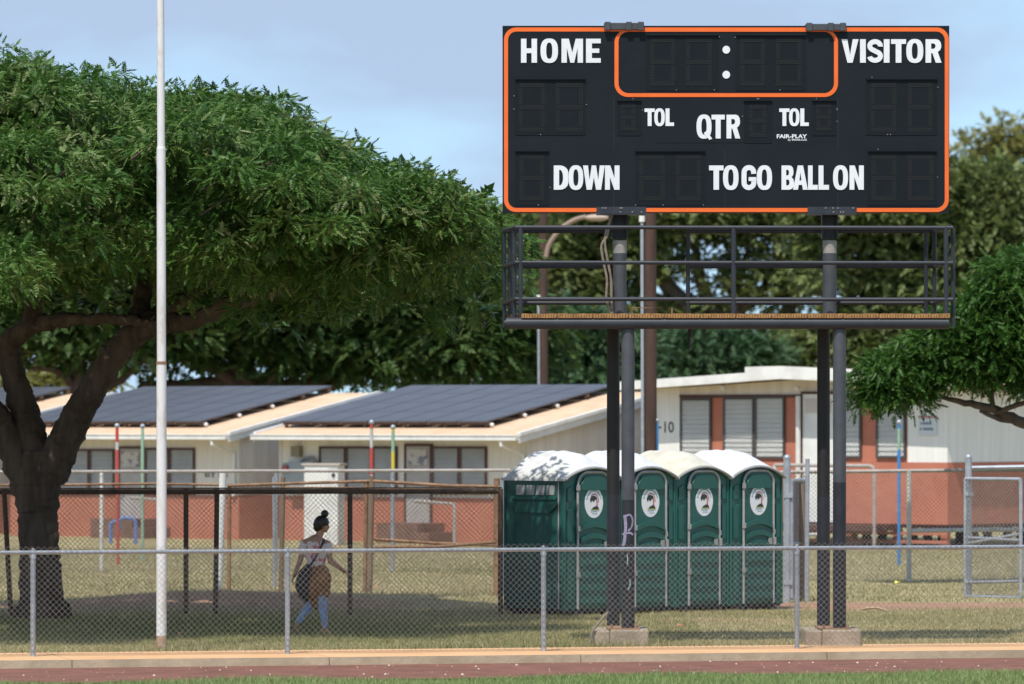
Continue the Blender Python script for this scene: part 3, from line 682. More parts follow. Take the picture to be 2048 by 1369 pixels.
# ------------------------------------------------------------------ portable toilets
PT_W, PT_D = 1.10, 1.18
def make_toilet():
    t = thing('portable_toilet', (0, 0, 0), 'x', 'toilet', 'portable toilets in a row behind the scoreboard')
    hw = PT_W / 2
    def fr_arch(x, top, drop): return top - drop * (abs(x) / hw) ** 2.2
    # walls
    prof = [(-hw, 0.10), (hw, 0.10)] + [(x, fr_arch(x, 2.10, 0.16)) for x in np.linspace(hw, -hw, 13)]
    b = MB(); b.prism([prof], (0, 0.0, 0), (1, 0, 0), (0, 0, 1), (0, 1, 0), 0.035); b.build('front_wall', M_green, t, local=True)
    b = MB(); b.prism([[(-hw, .1), (hw, .1), (hw, 1.94), (-hw, 1.94)]], (0, PT_D - 0.035, 0), (1, 0, 0), (0, 0, 1), (0, 1, 0), 0.035); b.build('back_wall', M_green, t, local=True)
    for sg in (-1, 1):
        x0 = sg * hw; ex = -sg
        b = MB(); b.box((min(x0, x0 - sg * 0.035), 0.037, 0.10), (max(x0, x0 - sg * 0.035), PT_D - 0.037, 1.94)); sw = b.build('side_wall', M_green, t, local=True)
        # moulded relief of the side wall
        def rel(poly, d, name, m=M_green):
            bb = MB(); bb.prism([poly], (x0 - sg * 0.002, 0, 0), (0, 1, 0), (0, 0, 1), (sg, 0, 0), d); o = bb.build(name, m, sw, local=True, bevel=0.008); return o
        rel([(0.10, 0.16), (1.08, 0.16), (1.08, 0.80), (0.98, 0.92), (0.24, 0.92), (0.10, 0.78)], 0.022, 'moulded_panel')
        rel([(0.22, 0.20), (0.96, 0.20), (0.96, 0.58), (0.88, 0.68), (0.34, 0.68), (0.22, 0.56)], 0.040, 'moulded_panel')
        rel([(0.10, 1.58), (0.26, 1.46), (0.94, 1.46), (1.08, 1.58), (1.08, 1.62), (0.10, 1.62)], 0.030, 'moulded_ledge')
        rel([(0.14, 1.64), (1.02, 1.64), (1.02, 1.69), (0.14, 1.69)], 0.042, 'moulded_ledge')
        for k in range(4):
            y_ = 0.20 + k * 0.20
            rel([(y_, 1.71), (y_ + 0.16, 1.71), (y_ + 0.14, 1.85), (y_ - 0.02, 1.85)], 0.010, 'vent', M_tgrey)
    # corner posts
    for x in (-hw, hw):
        for y in (0.0, PT_D):
            b = MB(); b.tube([(x, y, 0.08), (x, y, 1.95)], 0.022, 8); b.build('corner_post', M_green, t, True, local=True)
    for x in (-hw - 0.012, hw + 0.012):
        b = MB(); b.tube([(x, 0.10, 0.10), (x, 0.10, 1.93)], 0.011, 6); b.build('seam_strip', M_tgrey, t, True, local=True)
    # domed roof with ribs
    nu, nv = 22, 40; vs = []; fs = []
    for j in range(nv + 1):
        v = j / nv; y = -0.05 + v * (PT_D + 0.10)
        A = 0.17 + 0.21 * math.sin(min(1, v / 0.45) * math.pi / 2) if v < 0.45 else 0.38
        if v > 0.80: A = 0.38 * (1 - ((v - 0.80) / 0.20) ** 2 * 0.85)
        rib = sum(0.013 * math.exp(-((v - c) / 0.020) ** 2) for c in (0.28, 0.47, 0.66, 0.84))
        for i in range(nu + 1):
            u = -1 + 2 * i / nu; x = u * (hw + 0.035)
            prof_ = (math.cos(u * math.pi / 2) ** 0.80 if abs(u) < 1 else 0)
            vs.append((x, y, 1.945 + A * prof_ + rib * prof_ + 0.004))
    for j in range(nv):
        for i in range(nu): a = j*(nu+1)+i; fs.append((a, a+1, a+nu+2, a+nu+1))
    N = len(vs); vs2 = [(x, y, z - 0.035) for x, y, z in vs]
    fs2 = [tuple(reversed([q + N for q in f])) for f in fs]
    rim = [i for i in range(nu + 1)] + [j*(nu+1)+nu for j in range(1, nv+1)] + [nv*(nu+1)+i for i in range(nu-1, -1, -1)] + [j*(nu+1) for j in range(nv-1, 0, -1)]
    fr_ = [(rim[k], rim[(k+1) % len(rim)], rim[(k+1) % len(rim)] + N, rim[k] + N) for k in range(len(rim))]
    b = MB(); b._add(vs + vs2, fs + fs2 + fr_); rf = b.build('roof', M_troof, t, True, local=True)
    b = MB(); b.tube([(vs[i][0], vs[i][1] - 0.012, vs[i][2] - 0.022) for i in range(nu + 1)], 0.017, 8); b.build('roof_lip', M_tgrey, rf, True, local=True)
    # door with arched head
    def arch(w, top, r, z0=0.15):
        pts = [(-w, z0), (w, z0)]
        for k in range(9): a = R(90 * k / 8); pts.append((w - r + r * math.cos(a), top - r + r * math.sin(a)))
        for k in range(9): a = R(90 + 90 * k / 8); pts.append((-w + r + r * math.cos(a), top - r + r * math.sin(a)))
        return pts
    b = MB(); b.prism([arch(0.325, 2.035, 0.19)], (0.02, -0.028, 0), (1, 0, 0), (0, 0, 1), (0, 1, 0), 0.027); dr = b.build('door', M_green, t, local=True, bevel=0.004)
    fr_path = arch(0.325, 2.035, 0.19, 0.10)
    pth = [fr_path[0]] + list(reversed(fr_path[2:])) + [fr_path[1]]
    b = MB(); b.tube([(x + 0.02, -0.030, z) for x, z in pth], 0.0185, 8); b.build('door_frame', M_tgrey, t, True, local=True)
    def on_door(loops, d, name, m, par=dr, base=-0.028, bevel=0.0):
        bb = MB(); bb.prism(loops, (0.02, base + 0.001, 0), (1, 0, 0), (0, 0, 1), (0, -1, 0), d + 0.001); return bb.build(name, m, par, local=True, bevel=bevel)
    def band(zc, rise, th, w=0.285, n=12):
        a = [(x, zc + rise * (1 - (x / w) ** 2)) for x in np.linspace(-w, w, n)]
        return [a + [(x, z - th) for x, z in reversed(a)]]
    on_door([[(-0.26, 1.78), (0.26, 1.78), (0.27, 1.86), (0.2, 1.97), (0.1, 1.99), (-0.1, 1.99), (-0.2, 1.97), (-0.27, 1.86)]], 0.022, 'moulded_panel', M_green, bevel=0.012)
    for zc in (1.36, 1.20, 1.06): on_door(band(zc - 0.10, 0.07, 0.075), 0.026, 'moulded_arch', M_green, bevel=0.010)
    for zc in (0.80, 0.62, 0.44, 0.26): on_door(band(zc, 0.01, 0.09), 0.022, 'moulded_rib', M_green, bevel=0.010)
    # oval company sticker: white field, teal arc of print, red arc, tree on a mound
    zs = 1.60; M_sw = mat('sticker_white', (0.74, 0.75, 0.78), 0.5); M_st = mat('sticker_teal', (0.16, 0.34, 0.38), 0.6); M_sr = mat('sticker_red', (0.45, 0.12, 0.10), 0.6)
    M_sk = mat('sticker_black', (0.03, 0.04, 0.04), 0.6); M_sg = mat('sticker_green', (0.14, 0.25, 0.05), 0.6); M_sy = mat('sticker_yellow', (0.55, 0.50, 0.10), 0.6)
    st = on_door([ell(0, zs, 0.185, 0.215, 40)], 0.003, 'sticker', M_sw)
    bb = MB()
    for k in range(17):          # teal print along the upper edge, too small to read
        a = R(160 - k * 140 / 16); cx, cz = 0.150 * math.cos(a), zs + 0.175 * math.sin(a)
        tx, tz = -math.sin(a), math.cos(a); rx, rz = math.cos(a), math.sin(a); w_ = 0.0085; h_ = random.uniform(0.010, 0.017)
        bb.prism([[(cx - tx*w_ - rx*h_, cz - tz*w_ - rz*h_), (cx + tx*w_ - rx*h_, cz + tz*w_ - rz*h_), (cx + tx*w_ + rx*h_, cz + tz*w_ + rz*h_), (cx - tx*w_ + rx*h_, cz - tz*w_ + rz*h_)]], (0.02, -0.0305, 0), (1,0,0), (0,0,1), (0,-1,0), 0.002)
    for (cz, n_) in ((zs - 0.125, 6), (zs - 0.155, 5)):
        for k in range(n_):
            cx = (k - n_ / 2 + 0.5) * 0.022 + (0.0 if n_ == 6 else 0.02); bb.prism([[(cx - .008, cz - .008), (cx + .008, cz - .008), (cx + .008, cz + .006), (cx - .008, cz + .006)]], (0.02, -0.0305, 0), (1,0,0), (0,0,1), (0,-1,0), 0.002)
    bb.build('sticker_print', M_st, st, local=True)['kind'] = 'stuff'
    def logo(loops, name, m, lift):
        q = MB(); q.prism(loops, (0.02, -0.0302 - lift, 0), (1,0,0), (0,0,1), (0,-1,0), 0.0015); q.build(name, m, st, local=True)
    logo([stroke([(-0.06, zs + 0.085), (-0.02, zs + 0.118), (0.04, zs + 0.118), (0.085, zs + 0.07), (0.095, zs + 0.0)], 0.008)], 'logo_arc', M_sr, 0.0)
    logo([[(-0.085, zs + 0.045), (-0.06, zs + 0.09), (0.0, zs + 0.105), (0.055, zs + 0.085), (0.075, zs + 0.03), (0.03, zs + 0.05), (-0.01, zs + 0.01), (-0.04, zs + 0.04), (-0.06, zs + 0.0)]], 'logo_crown', M_sk, 0.0022)
    logo([[(0.035, zs - 0.085), (0.085, zs - 0.085), (0.07, zs - 0.02), (0.065, zs + 0.05), (0.045, zs + 0.05), (0.05, zs - 0.02)]], 'logo_trunk', M_sr, 0.0044)
    logo([[(-0.055, zs - 0.09), (0.10, zs - 0.09), (0.085, zs - 0.065), (0.04, zs - 0.045), (-0.01, zs - 0.06)]], 'logo_mound', M_sk, 0.0066)
    logo([[(-0.07, zs - 0.105), (0.11, zs - 0.105), (0.105, zs - 0.088), (-0.06, zs - 0.088)]], 'logo_grass', M_sy, 0.0022)
    on_door([[(0.20, 0.96), (0.27, 0.96), (0.27, 1.05), (0.20, 1.05)]], 0.03, 'latch_plate', M_tgrey)
    b = MB(); b.box((0.325, -0.075, 0.95), (0.36, -0.03, 1.06)); b.box((0.335, -0.06, 1.10), (0.36, -0.03, 1.17)); b.build('handle', M_tgrey, dr, local=True, bevel=0.004)
    for z_ in (0.55, 1.20, 1.78):
        b = MB(); b.box((-0.335, -0.062, z_), (-0.285, -0.03, z_ + 0.075)); b.build('hinge', M_tgrey, dr, local=True)
    # skids and floor pan
    b = MB(); b.box((-hw + 0.01, 0.01, 0.05), (hw - 0.01, PT_D - 0.01, 0.13)); b.build('floor_pan', M_steel3, t, local=True)
    for x in (-0.38, 0.30):
        b = MB(); b.box((x, -0.04, -0.02), (x + 0.10, PT_D + 0.04, 0.05)); b.build('skid', M_steel3, t, local=True)
    # moulded side fields of the front wall
    for sg in (-1, 1):
        for (z0, z1) in ((0.2, 0.95), (1.05, 1.55), (1.62, 1.85)):
            xa, xb_ = sg * 0.40 + 0.02 * (sg > 0), sg * 0.50
            bb = MB(); bb.prism([[(min(xa, xb_), z0), (max(xa, xb_), z0), (max(xa, xb_), z1 - 0.05 * (sg > 0)), (min(xa, xb_), z1 - 0.05 * (sg < 0))]], (0, 0.001, 0), (1,0,0), (0,0,1), (0,-1,0), 0.018); bb.build('moulded_panel', M_green, t, local=True, bevel=0.006)
    return t
toil = make_toilet()
tl = ['green portable toilet at the head of the row, its vented side wall facing out', 'green portable toilet half hidden behind the graffitied scoreboard post',
      'green portable toilet third along the row, with a yellowish white roof', 'green portable toilet at the far end of the row beside the narrow gate']
th = R(45); e_t = Vector((math.cos(th), math.sin(th), 0)); d_t = Vector((-math.sin(th), math.cos(th), 0))
near = W(1129, 1232, 80.3); near.z = 0
M_troofy = mat('toilet_roof_yellowed', (0.58, 0.555, 0.47), 0.5, (0.46, 0.43, 0.34), 3.2, lo=0.45, hi=0.75)
for k in range(4):
    o = toil if k == 0 else copy_tree(toil)
    c = near + e_t * (PT_W / 2 + k * (PT_W + 0.045)) + d_t * random.uniform(-0.015, 0.015)
    o.location = c; o.rotation_euler = (0, 0, th + random.uniform(-0.01, 0.01)); o['label'] = tl[k]
    if k == 2:
        for ch in o.children:
            if ch.name.startswith('roof'): ch.data = ch.data.copy(); ch.data.materials.clear(); ch.data.materials.append(M_troofy)

# ------------------------------------------------------------------ classroom buildings
TH = R(40)
def front_uz(A, px, py):
    """u along the front wall and height z for a photo pixel on that wall; A = left wall corner"""
    t = (px - 1024) / F
    u = (t * A.y - A.x) / (math.cos(TH) + t * math.sin(TH))
    Y = A.y - u * math.sin(TH)
    return u, CH - (py - HY) * Y / F
def window(par, u0, u1, z0, z1, m_pane, m_frame, y=0.0, fw=0.05, mesh=True):
    b = MB(); b.prism([[(u0, z0), (u1, z0), (u1, z1), (u0, z1)], [(u0 + fw, z0 + fw), (u1 - fw, z0 + fw), (u1 - fw, z1 - fw), (u0 + fw, z1 - fw)]], (0, y - 0.05, 0), (1,0,0), (0,0,1), (0,1,0), 0.048)
    w = b.build('window', m_frame, par, local=True)
    b = MB(); n = max(4, int((z1 - z0) / 0.11)); hgt = (z1 - z0 - 2*fw) / n
    for k in range(n):
        za = z0 + fw + k * hgt
        b._add([(u0+fw, y-0.030, za), (u1-fw, y-0.030, za), (u1-fw, y-0.004, za+hgt*1.06), (u0+fw, y-0.004, za+hgt*1.06), (u0+fw, y-0.024, za), (u1-fw, y-0.024, za), (u1-fw, y+0.002, za+hgt*1.06), (u0+fw, y+0.002, za+hgt*1.06)],
               [(0,1,2,3), (4,7,6,5), (0,4,5,1), (2,6,7,3)])
    b.build('louvers', m_pane, w, local=True)
    if mesh:   # security screen of expanded metal
        b = MB(); s_ = 0.085; hh = z1 - z0 - 2*fw; ww = u1 - u0 - 2*fw
        k = -int(hh / s_) - 1
        while k * s_ < ww:
            for sg in (1, -1):
                a0 = max(0.0, -k * s_); a1 = min(hh, ww - k * s_)
                if a1 > a0 + 0.01:
                    if sg > 0: p, q = (k*s_ + a0, a0), (k*s_ + a1, a1)
                    else: p, q = (ww - (k*s_ + a0), a0), (ww - (k*s_ + a1), a1)
                    b.tube([(u0+fw+p[0], y-0.062, z0+fw+p[1]), (u0+fw+q[0], y-0.062, z0+fw+q[1])], 0.0045, 3, False)
            k += 1
        o = b.build('security_screen', mat('screen_grey', (0.26, 0.26, 0.26), 0.6), w, local=True); o['kind'] = 'stuff'
    return w
def rail_pipe(par, pts, r, m, name):
    b = MB(); b.tube(pts, r, 8); return b.build(name, m, par, True, local=True)

L2, W2 = 7.43, 9.2
RZ, EZ, FO_ = 3.40, 2.44, 0.62
def classroom(loc, label, left_len=0.0):
    t = thing('classroom_building', loc, label, 'building', 'low classroom buildings with solar roofs', -TH)
    x0, x1 = -left_len, L2
    sl_ = (RZ - EZ) / (W2 / 2 + FO_); wz = EZ + sl_ * FO_ - 0.10
    b = MB(); b.box((x0, 0.0, 1.02), (x1, 0.12, wz)); b.build('front_wall', M_cream, t, local=True)
    b = MB(); b.box((x0 - 0.012, -0.012, -0.1), (x1 + 0.012, 0.12, 1.018)); b.build('lower_front_wall', M_red, t, local=True)
    for (xa, nm) in ((x1 - 0.12, 'r'), (x0, 'l')):
        b = MB(); b.prism([[(0.122, 1.02), (W2 - 0.122, 1.02), (W2 - 0.122, wz), (W2 / 2, RZ - 0.12), (0.122, wz)]], (xa, 0, 0), (0,1,0), (0,0,1), (1,0,0), 0.12); b.build('gable_wall', M_cream, t, local=True)
        off = 0.012 if nm == 'r' else -0.012
        b = MB(); b.box((xa + off, 0.122, -0.1), (xa + 0.12 + off, W2 - 0.122, 1.018)); b.build('lower_gable_wall', M_red, t, local=True)
    b = MB(); b.box((x0, W2 - 0.12, -0.1), (x1, W2, wz)); b.build('back_wall', M_cream, t, local=True)
    so_ = 0.22
    for sg in (0, 1):
        ya, yb, za, zb = (-FO_, W2 / 2, EZ, RZ) if sg == 0 else (W2 / 2, W2 + FO_, RZ, EZ)
        vs = [(x0 - so_, ya, za), (x1 + so_, ya, za), (x1 + so_, yb, zb), (x0 - so_, yb, zb)]
        vs += [(x, y, z - 0.05) for x, y, z in vs]
        b = MB(); b._add(vs, [(0,1,2,3), (4,7,6,5), (0,4,5,1), (1,5,6,2), (2,6,7,3), (3,7,4,0)]); rf = b.build('roof', M_roof, t, local=True)
        for xx in (x0 - so_ - 0.035, x1 + so_ + 0.003):       # rake boards
            vv = [(xx, ya, za + 0.015), (xx, yb, zb + 0.015), (xx, yb, zb - 0.19), (xx, ya, za - 0.19)]
            vv += [(x + 0.032, y, z) for x, y, z in vv]
            b = MB(); b._add(vv, [(0,1,2,3), (4,7,6,5), (0,4,5,1), (1,5,6,2), (2,6,7,3), (3,7,4,0)]); b.build('rake_board', M_white, t, local=True)
            vv = [(xx - 0.02, ya, za + 0.045), (xx - 0.02, yb, zb + 0.045), (xx - 0.02, yb, zb - 0.03), (xx - 0.02, ya, za - 0.03)]
            vv = vv + [(x + 0.09, y, z) for x, y, z in vv]
            b = MB(); b._add(vv, [(0,1,2,3), (4,7,6,5), (0,4,5,1), (1,5,6,2), (2,6,7,3), (3,7,4,0)]); b.build('rake_flashing', M_white, t, local=True)
    b = MB(); b.box((x0 - so_ - 0.03, -FO_ - 0.13, EZ - 0.135), (x1 + so_ + 0.03, -FO_ - 0.003, EZ - 0.01)); b.box((x0 - so_ - 0.03, -FO_ - 0.15, EZ - 0.035), (x1 + so_ + 0.03, -FO_ - 0.131, EZ - 0.008)); b.build('gutter', M_white, t, local=True, bevel=0.012)
    b = MB(); b.box((x0 - 0.2, -FO_ + 0.02, EZ - 0.075), (x1 + 0.2, -0.002, EZ - 0.06)); b.build('soffit', M_cream, t, local=True)
    rail_pipe(t, [(x1 - 0.22, -FO_ - 0.07, EZ - 0.12), (x1 - 0.20, -FO_ - 0.07, EZ - 0.24), (x1 - 0.10, -0.07, EZ - 0.46), (x1 - 0.10, -0.07, 1.0)], 0.042, M_white, 'downspout')
    b = MB(); b.box((x1 - 0.07, -0.02, 1.02), (x1 + 0.02, 0.13, wz)); b.build('corner_board', mat('corner_trim', (0.66, 0.62, 0.56), 0.7), t, local=True)
    b = MB(); b.box((x0 - 0.02, -0.02, 1.02), (x0 + 0.06, 0.13, wz)); b.build('corner_board', mat('corner_trim', (0.66, 0.62, 0.56), 0.7), t, local=True)
    return t
def solar(par_loc, x0, x1, label, ncol, lz=0.14):
    t = thing('solar_array', par_loc, label, 'solar panels', 'solar arrays on the classroom roofs', -TH)
    sl_ = (RZ - EZ) / (W2 / 2 + FO_); a = math.atan(sl_); nrow = 4
    y0, y1 = 0.05, W2 / 2 + 0.05
    ly = (y1 - y0) / math.cos(a) / nrow; lx = (x1 - x0) / ncol
    b = MB(); b.box((0.018, 0.012, 0.0), (lx - 0.018, ly - 0.012, 0.035))
    first = None
    for i in range(ncol):
        for j in range(nrow):
            if first is None: o = first = b.build('panel', M_panel, t, local=True)
            else: o = first.copy(); C.objects.link(o); o.parent = t
            o.location = (x0 + i * lx, y0 + j * ly * math.cos(a), EZ + sl_ * (y0 + FO_) + lz + j * ly * math.sin(a)); o.rotation_euler = (a, 0, 0)
    zr = EZ + sl_ * (y0 + FO_)
    for j in range(nrow + 1):    # mounting rails and feet
        yy = y0 + min(j + 0.1, nrow - 0.1) * ly * math.cos(a); z = EZ + sl_ * (yy + FO_)
        b = MB(); b.box((x0 + 0.02, yy - 0.03, z + lz - 0.075), (x1 + 0.03, yy + 0.03, z + lz - 0.012))
        n = 6
        for k in range(n): xx = x0 + 0.1 + (x1 - x0 - 0.2) * k / (n - 1); b.box((xx - 0.03, yy - 0.03, z - 0.02), (xx + 0.03, yy + 0.03, z + lz - 0.076))
        b.build('mounting_rail', M_darkpipe, t, local=True)
        if j < 3:
            b = MB(); b.ball((x1 + 0.06, yy, z + lz - 0.07), 0.055, 10, 8, (0.8, 1, 0.8)); b.build('conduit_cap', M_white, t, True, local=True)
    return t
A2 = Vector((-5.33, 130.8, 0)); eB = Vector((math.cos(TH), -math.sin(TH), 0))
PITCH = 8.72
b2 = classroom(A2, 'low cream and brick-red classroom with solar roof, white electrical cabinet at its front')
A1 = A2 - eB * PITCH
b1 = classroom(A1, 'low cream and brick-red classroom with solar roof, seen behind the dark tree trunk')
A0 = A1 - eB * PITCH
b0 = classroom(A0, 'peach-roofed classroom at the far end of the row, mostly out of frame')
solar(A2, -0.05, L2 - 1.25, 'dark solar array on the roof nearest the portable toilets', 7)
solar(A1, -0.05, L2 - 1.25, 'dark solar array on the roof crossed by the flagpole', 7)
solar(A0, -0.05, L2 - 1.25, 'dark solar array on the farthest roof, seen between the tree stems', 7)

def wins(par, A, specs, m_pane=M_glassl, m_frame=M_brownframe, mesh=True):
    for (x0, x1, y0, y1) in specs:
        u0, z1 = front_uz(A, x0, y0); u1, z0 = front_uz(A, x1, y1); window(par, u0, u1, z0, z1, m_pane, m_frame, mesh=mesh)
wins(b2, A2, ((640, 693, 893, 990), (694, 745, 893, 990), (746, 796, 893, 990), (866, 920, 893, 990), (921, 975, 893, 990)))
wins(b1, A1, ((58, 110, 898, 990), (111, 180, 898, 990), (181, 230, 898, 990), (292, 340, 896, 990), (341, 391, 896, 990)))
def door(par, A, x0, x1, y0, y1):
    u0, z1 = front_uz(A, x0, y0); u1, z0 = front_uz(A, x1, y1)
    b = MB(); b.box((u0, -0.045, z0), (u1, -0.0145, z1)); d = b.build('door', mat('door_grey', (0.42, 0.40, 0.38), 0.6, (0.36, 0.34, 0.33), 3), par, local=True)
    b = MB(); b.box((u0 + 0.06, -0.075, z1 - 0.42), (u1 - 0.06, -0.047, z1 - 0.06)); b.build('notice_board', mat('notice', (0.52, 0.48, 0.45), 0.6, (0.20, 0.20, 0.24), 5, lo=0.55, hi=0.6), d, local=True)
    b = MB(); b.prism([[(u0 - .06, z0), (u1 + .06, z0), (u1 + .06, z1 + .06), (u0 - .06, z1 + .06)], [(u0, z0 + .002), (u1, z0 + .002), (u1, z1), (u0, z1)]], (0, -0.055, 0), (1,0,0), (0,0,1), (0,1,0), 0.053); b.build('door_frame', M_brownframe, d, local=True)
    b = MB(); b.ball((u0 + 0.08, -0.075, (z0 + z1) / 2 - 0.1), 0.035, 8, 6); b.build('handle', M_alu, d, True, local=True)
door(b2, A2, 815, 862, 893, 1065); door(b1, A1, 243, 285, 898, 1065)
# ramps, handrails
for par, A, xs_, ya in ((b2, A2, (815, 890, 966), 1004), (b1, A1, (243, 320, 386), 1010)):
    u0, z0 = front_uz(A, xs_[0], ya); u1, _ = front_uz(A, xs_[2], ya); um, _ = front_uz(A, xs_[1], ya)
    rail_pipe(par, [(um, -1.0, 0.95), (u1, -1.0, 0.9), (u1 + 0.02, -1.0, 0.85), (u1 + 0.02, -1.0, 0.0)], 0.040, M_rail, 'handrail')
    b = MB(); b.box((u0 - 0.1, -0.95, -0.05), (um, -0.016, 0.45)); b.box((um + 0.002, -0.95, -0.05), (um + 0.35, -0.016, 0.25)); b.build('ramp', mat('ramp_brown', (0.22, 0.12, 0.09), 0.85, (0.16, 0.09, 0.07), 3), par, local=True)
# painted room name on the middle building, too worn to read
u, z = front_uz(A1, 410, 955)
b = MB()
for k, w_ in enumerate((0.08, 0.05, 0.07, 0.0, 0.06, 0.09, 0.05)):
    if w_: b.box((u + k * 0.11, -0.010, z), (u + k * 0.11 + w_, -0.002, z + 0.13 - 0.03 * (k % 2)))
b.build('faded_wall_lettering', mat('faded_black', (0.16, 0.15, 0.14), 0.8), b1, local=True)
# electrical service on building 2
cabp = W(647, 1083, 126.0); cabp.z = 0
cb = thing('electrical_cabinet', cabp, 'tall white metal electrical cabinet standing in front of the classroom wall', 'cabinet', rz=R(-12))
b = MB(); b.box((-0.37, -0.3, 0.0), (0.40, 0.36, 1.76)); b.build('housing', M_white, cb, local=True, bevel=0.015)
b = MB(); b.box((-0.34, -0.318, 0.06), (0.20, -0.302, 1.70)); b.build('door', M_white, cb, local=True, bevel=0.006)
b = MB(); b.box((-0.42, -0.34, 1.762), (0.45, 0.40, 1.80)); b.build('rain_cap', mat('cap_rust', (0.5, 0.42, 0.36), 0.7), cb, local=True)
b = MB(); b.ball((0.30, -0.31, 1.55), 0.045, 10, 6); b.build('lock', M_steel3, cb, True, local=True)
u, z = front_uz(A2, 575, 945)
b = MB(); b.box((u, -0.17, z - 0.30), (u + 0.25, -0.014, z + 0.22)); b.build('meter_box', mat('meter_grey', (0.30, 0.33, 0.36), 0.5), b2, local=True)
b = MB(); b.tube([(u + 0.12, -0.172, z + 0.08), (u + 0.12, -0.25, z + 0.08)], 0.09, 14); b.build('meter', mat('meter_red', (0.32, 0.10, 0.10), 0.4), b2, True, local=True)
u3, z3 = front_uz(A2, 596, 905)
b = MB(); b.box((u3 - 0.10, -0.14, z3 - 0.10), (u3 + 0.16, -0.014, z3 + 0.14)); b.build('wall_lamp', mat('lamp_tan', (0.24, 0.21, 0.15), 0.6), b2, local=True)
rail_pipe(b2, [(u + 0.25, -0.10, z - 0.10), (u + 0.40, -0.10, z + 0.15), (u + 0.62, -0.10, z + 0.33), (u + 0.85, -0.10, z + 0.34), (u + 1.05, -0.10, z + 0.18)], 0.04, mat('conduit_grey', (0.22, 0.23, 0.24), 0.5), 'conduit')
u4, z4 = front_uz(A2, 612, 940)
b = MB(); b.box((u4 - 0.35, -0.20, z4 - 0.55), (u4 + 0.35, -0.014, z4 + 0.18)); b.build('switch_box', mat('meter_grey', (0.30, 0.33, 0.36), 0.5), b2, local=True)

# raised right-hand building
k3 = 0.97
B3 = W(1895, 1092, 124.9 * k3); L3 = 8.165 * k3
A3 = Vector((B3.x - math.cos(TH) * L3, B3.y + math.sin(TH) * L3, 0))
b3 = thing('portable_classroom', A3, 'white and brick-red classroom raised on posts, white roof fascia, marked -10', 'building', rz=-TH)
z_fl = 0.53; z_band = front_uz(A3, 1815, 925)[1]
z_l, z_r = zz(783, A3.y), zz(770, B3.y)
def ztop(u): return 3.46 + 0.19 * (1 - abs(u - L3 / 2) / (L3 / 2))
ZH = 3.30
W3 = 7.5
ua, _ = front_uz(A3, 1360, 900); ub, _ = front_uz(A3, 1815, 900)
b = MB(); b.prism([[(0, z_band), (ua, z_band), (ua, ztop(ua)), (0, ztop(0))]], (0, 0, 0), (1,0,0), (0,0,1), (0,1,0), 0.12); b.build('white_wall_panel', M_whitewall, b3, local=True)
b = MB(); b.prism([[(ub, z_band), (L3, z_band), (L3, ztop(L3)), (ub, ztop(ub))]], (0, 0, 0), (1,0,0), (0,0,1), (0,1,0), 0.12); b.build('white_wall_panel', M_whitewall, b3, local=True)
b = MB(); b.prism([[(ua + .002, ZH + .002), (ub - .002, ZH + .002), (ub - .002, ztop(ub) - 0.01), (L3 / 2, ztop(L3 / 2) - 0.01), (ua + .002, ztop(ua) - 0.01)]], (0, 0.012, 0), (1,0,0), (0,0,1), (0,1,0), 0.11); b.build('upper_wall', M_cream, b3, local=True)
b = MB(); b.box((ua, -0.03, ZH - 0.05), (ub, 0.011, ZH + 0.02)); b.build('window_head_trim', M_brownframe, b3, local=True)
b = MB(); b.prism([[(ua + .002, z_band), (ub - .002, z_band), (ub - .002, ZH), (ua + .002, ZH)]], (0, 0.012, 0), (1,0,0), (0,0,1), (0,1,0), 0.11); b.build('window_wall', M_red, b3, local=True)
b = MB(); b.box((-0.01, -0.012, z_fl), (L3 + 0.012, 0.12, z_band - 0.002)); b.build('lower_front_wall', M_red, b3, local=True)
b = MB(); b.prism([[(0.122, z_band), (W3, z_band), (W3, ztop(L3)), (0.122, ztop(L3))]], (L3 - 0.12, 0, 0), (0,1,0), (0,0,1), (1,0,0), 0.12); b.build('side_wall', M_whitewall, b3, local=True)
b = MB(); b.box((L3 - 0.11, 0.122, z_fl), (L3 + 0.012, W3, z_band - 0.002)); b.build('lower_side_wall', M_red, b3, local=True)
b = MB(); b.box((0, 0.122, z_fl), (0.12, W3, ztop(0))); b.build('far_side_wall', M_whitewall, b3, local=True)
b = MB(); b.box((0.122, W3 - 0.12, z_fl), (L3 - 0.122, W3, ztop(0))); b.build('back_wall', M_whitewall, b3, local=True)
b = MB(); b.box((0.0, 0.02, z_fl - 0.08), (L3, W3, z_fl - 0.002)); b.build('floor_frame', M_brownframe, b3, local=True)
for i in range(7):
    for j in range(4):
        b = MB(); b.box((0.1 + i * (L3 - 0.35) / 6, 0.1 + j * 2.3, -0.1), (0.25 + i * (L3 - 0.35) / 6, 0.25 + j * 2.3, z_fl - 0.082)); b.build('pier', M_red if j == 0 else M_brownframe, b3, local=True)
for zb_ in (0.12, 0.30):
    b = MB(); b.box((0.0, -0.02, zb_), (L3, 0.03, zb_ + 0.07)); b.build('skirt_board', M_red, b3, local=True)
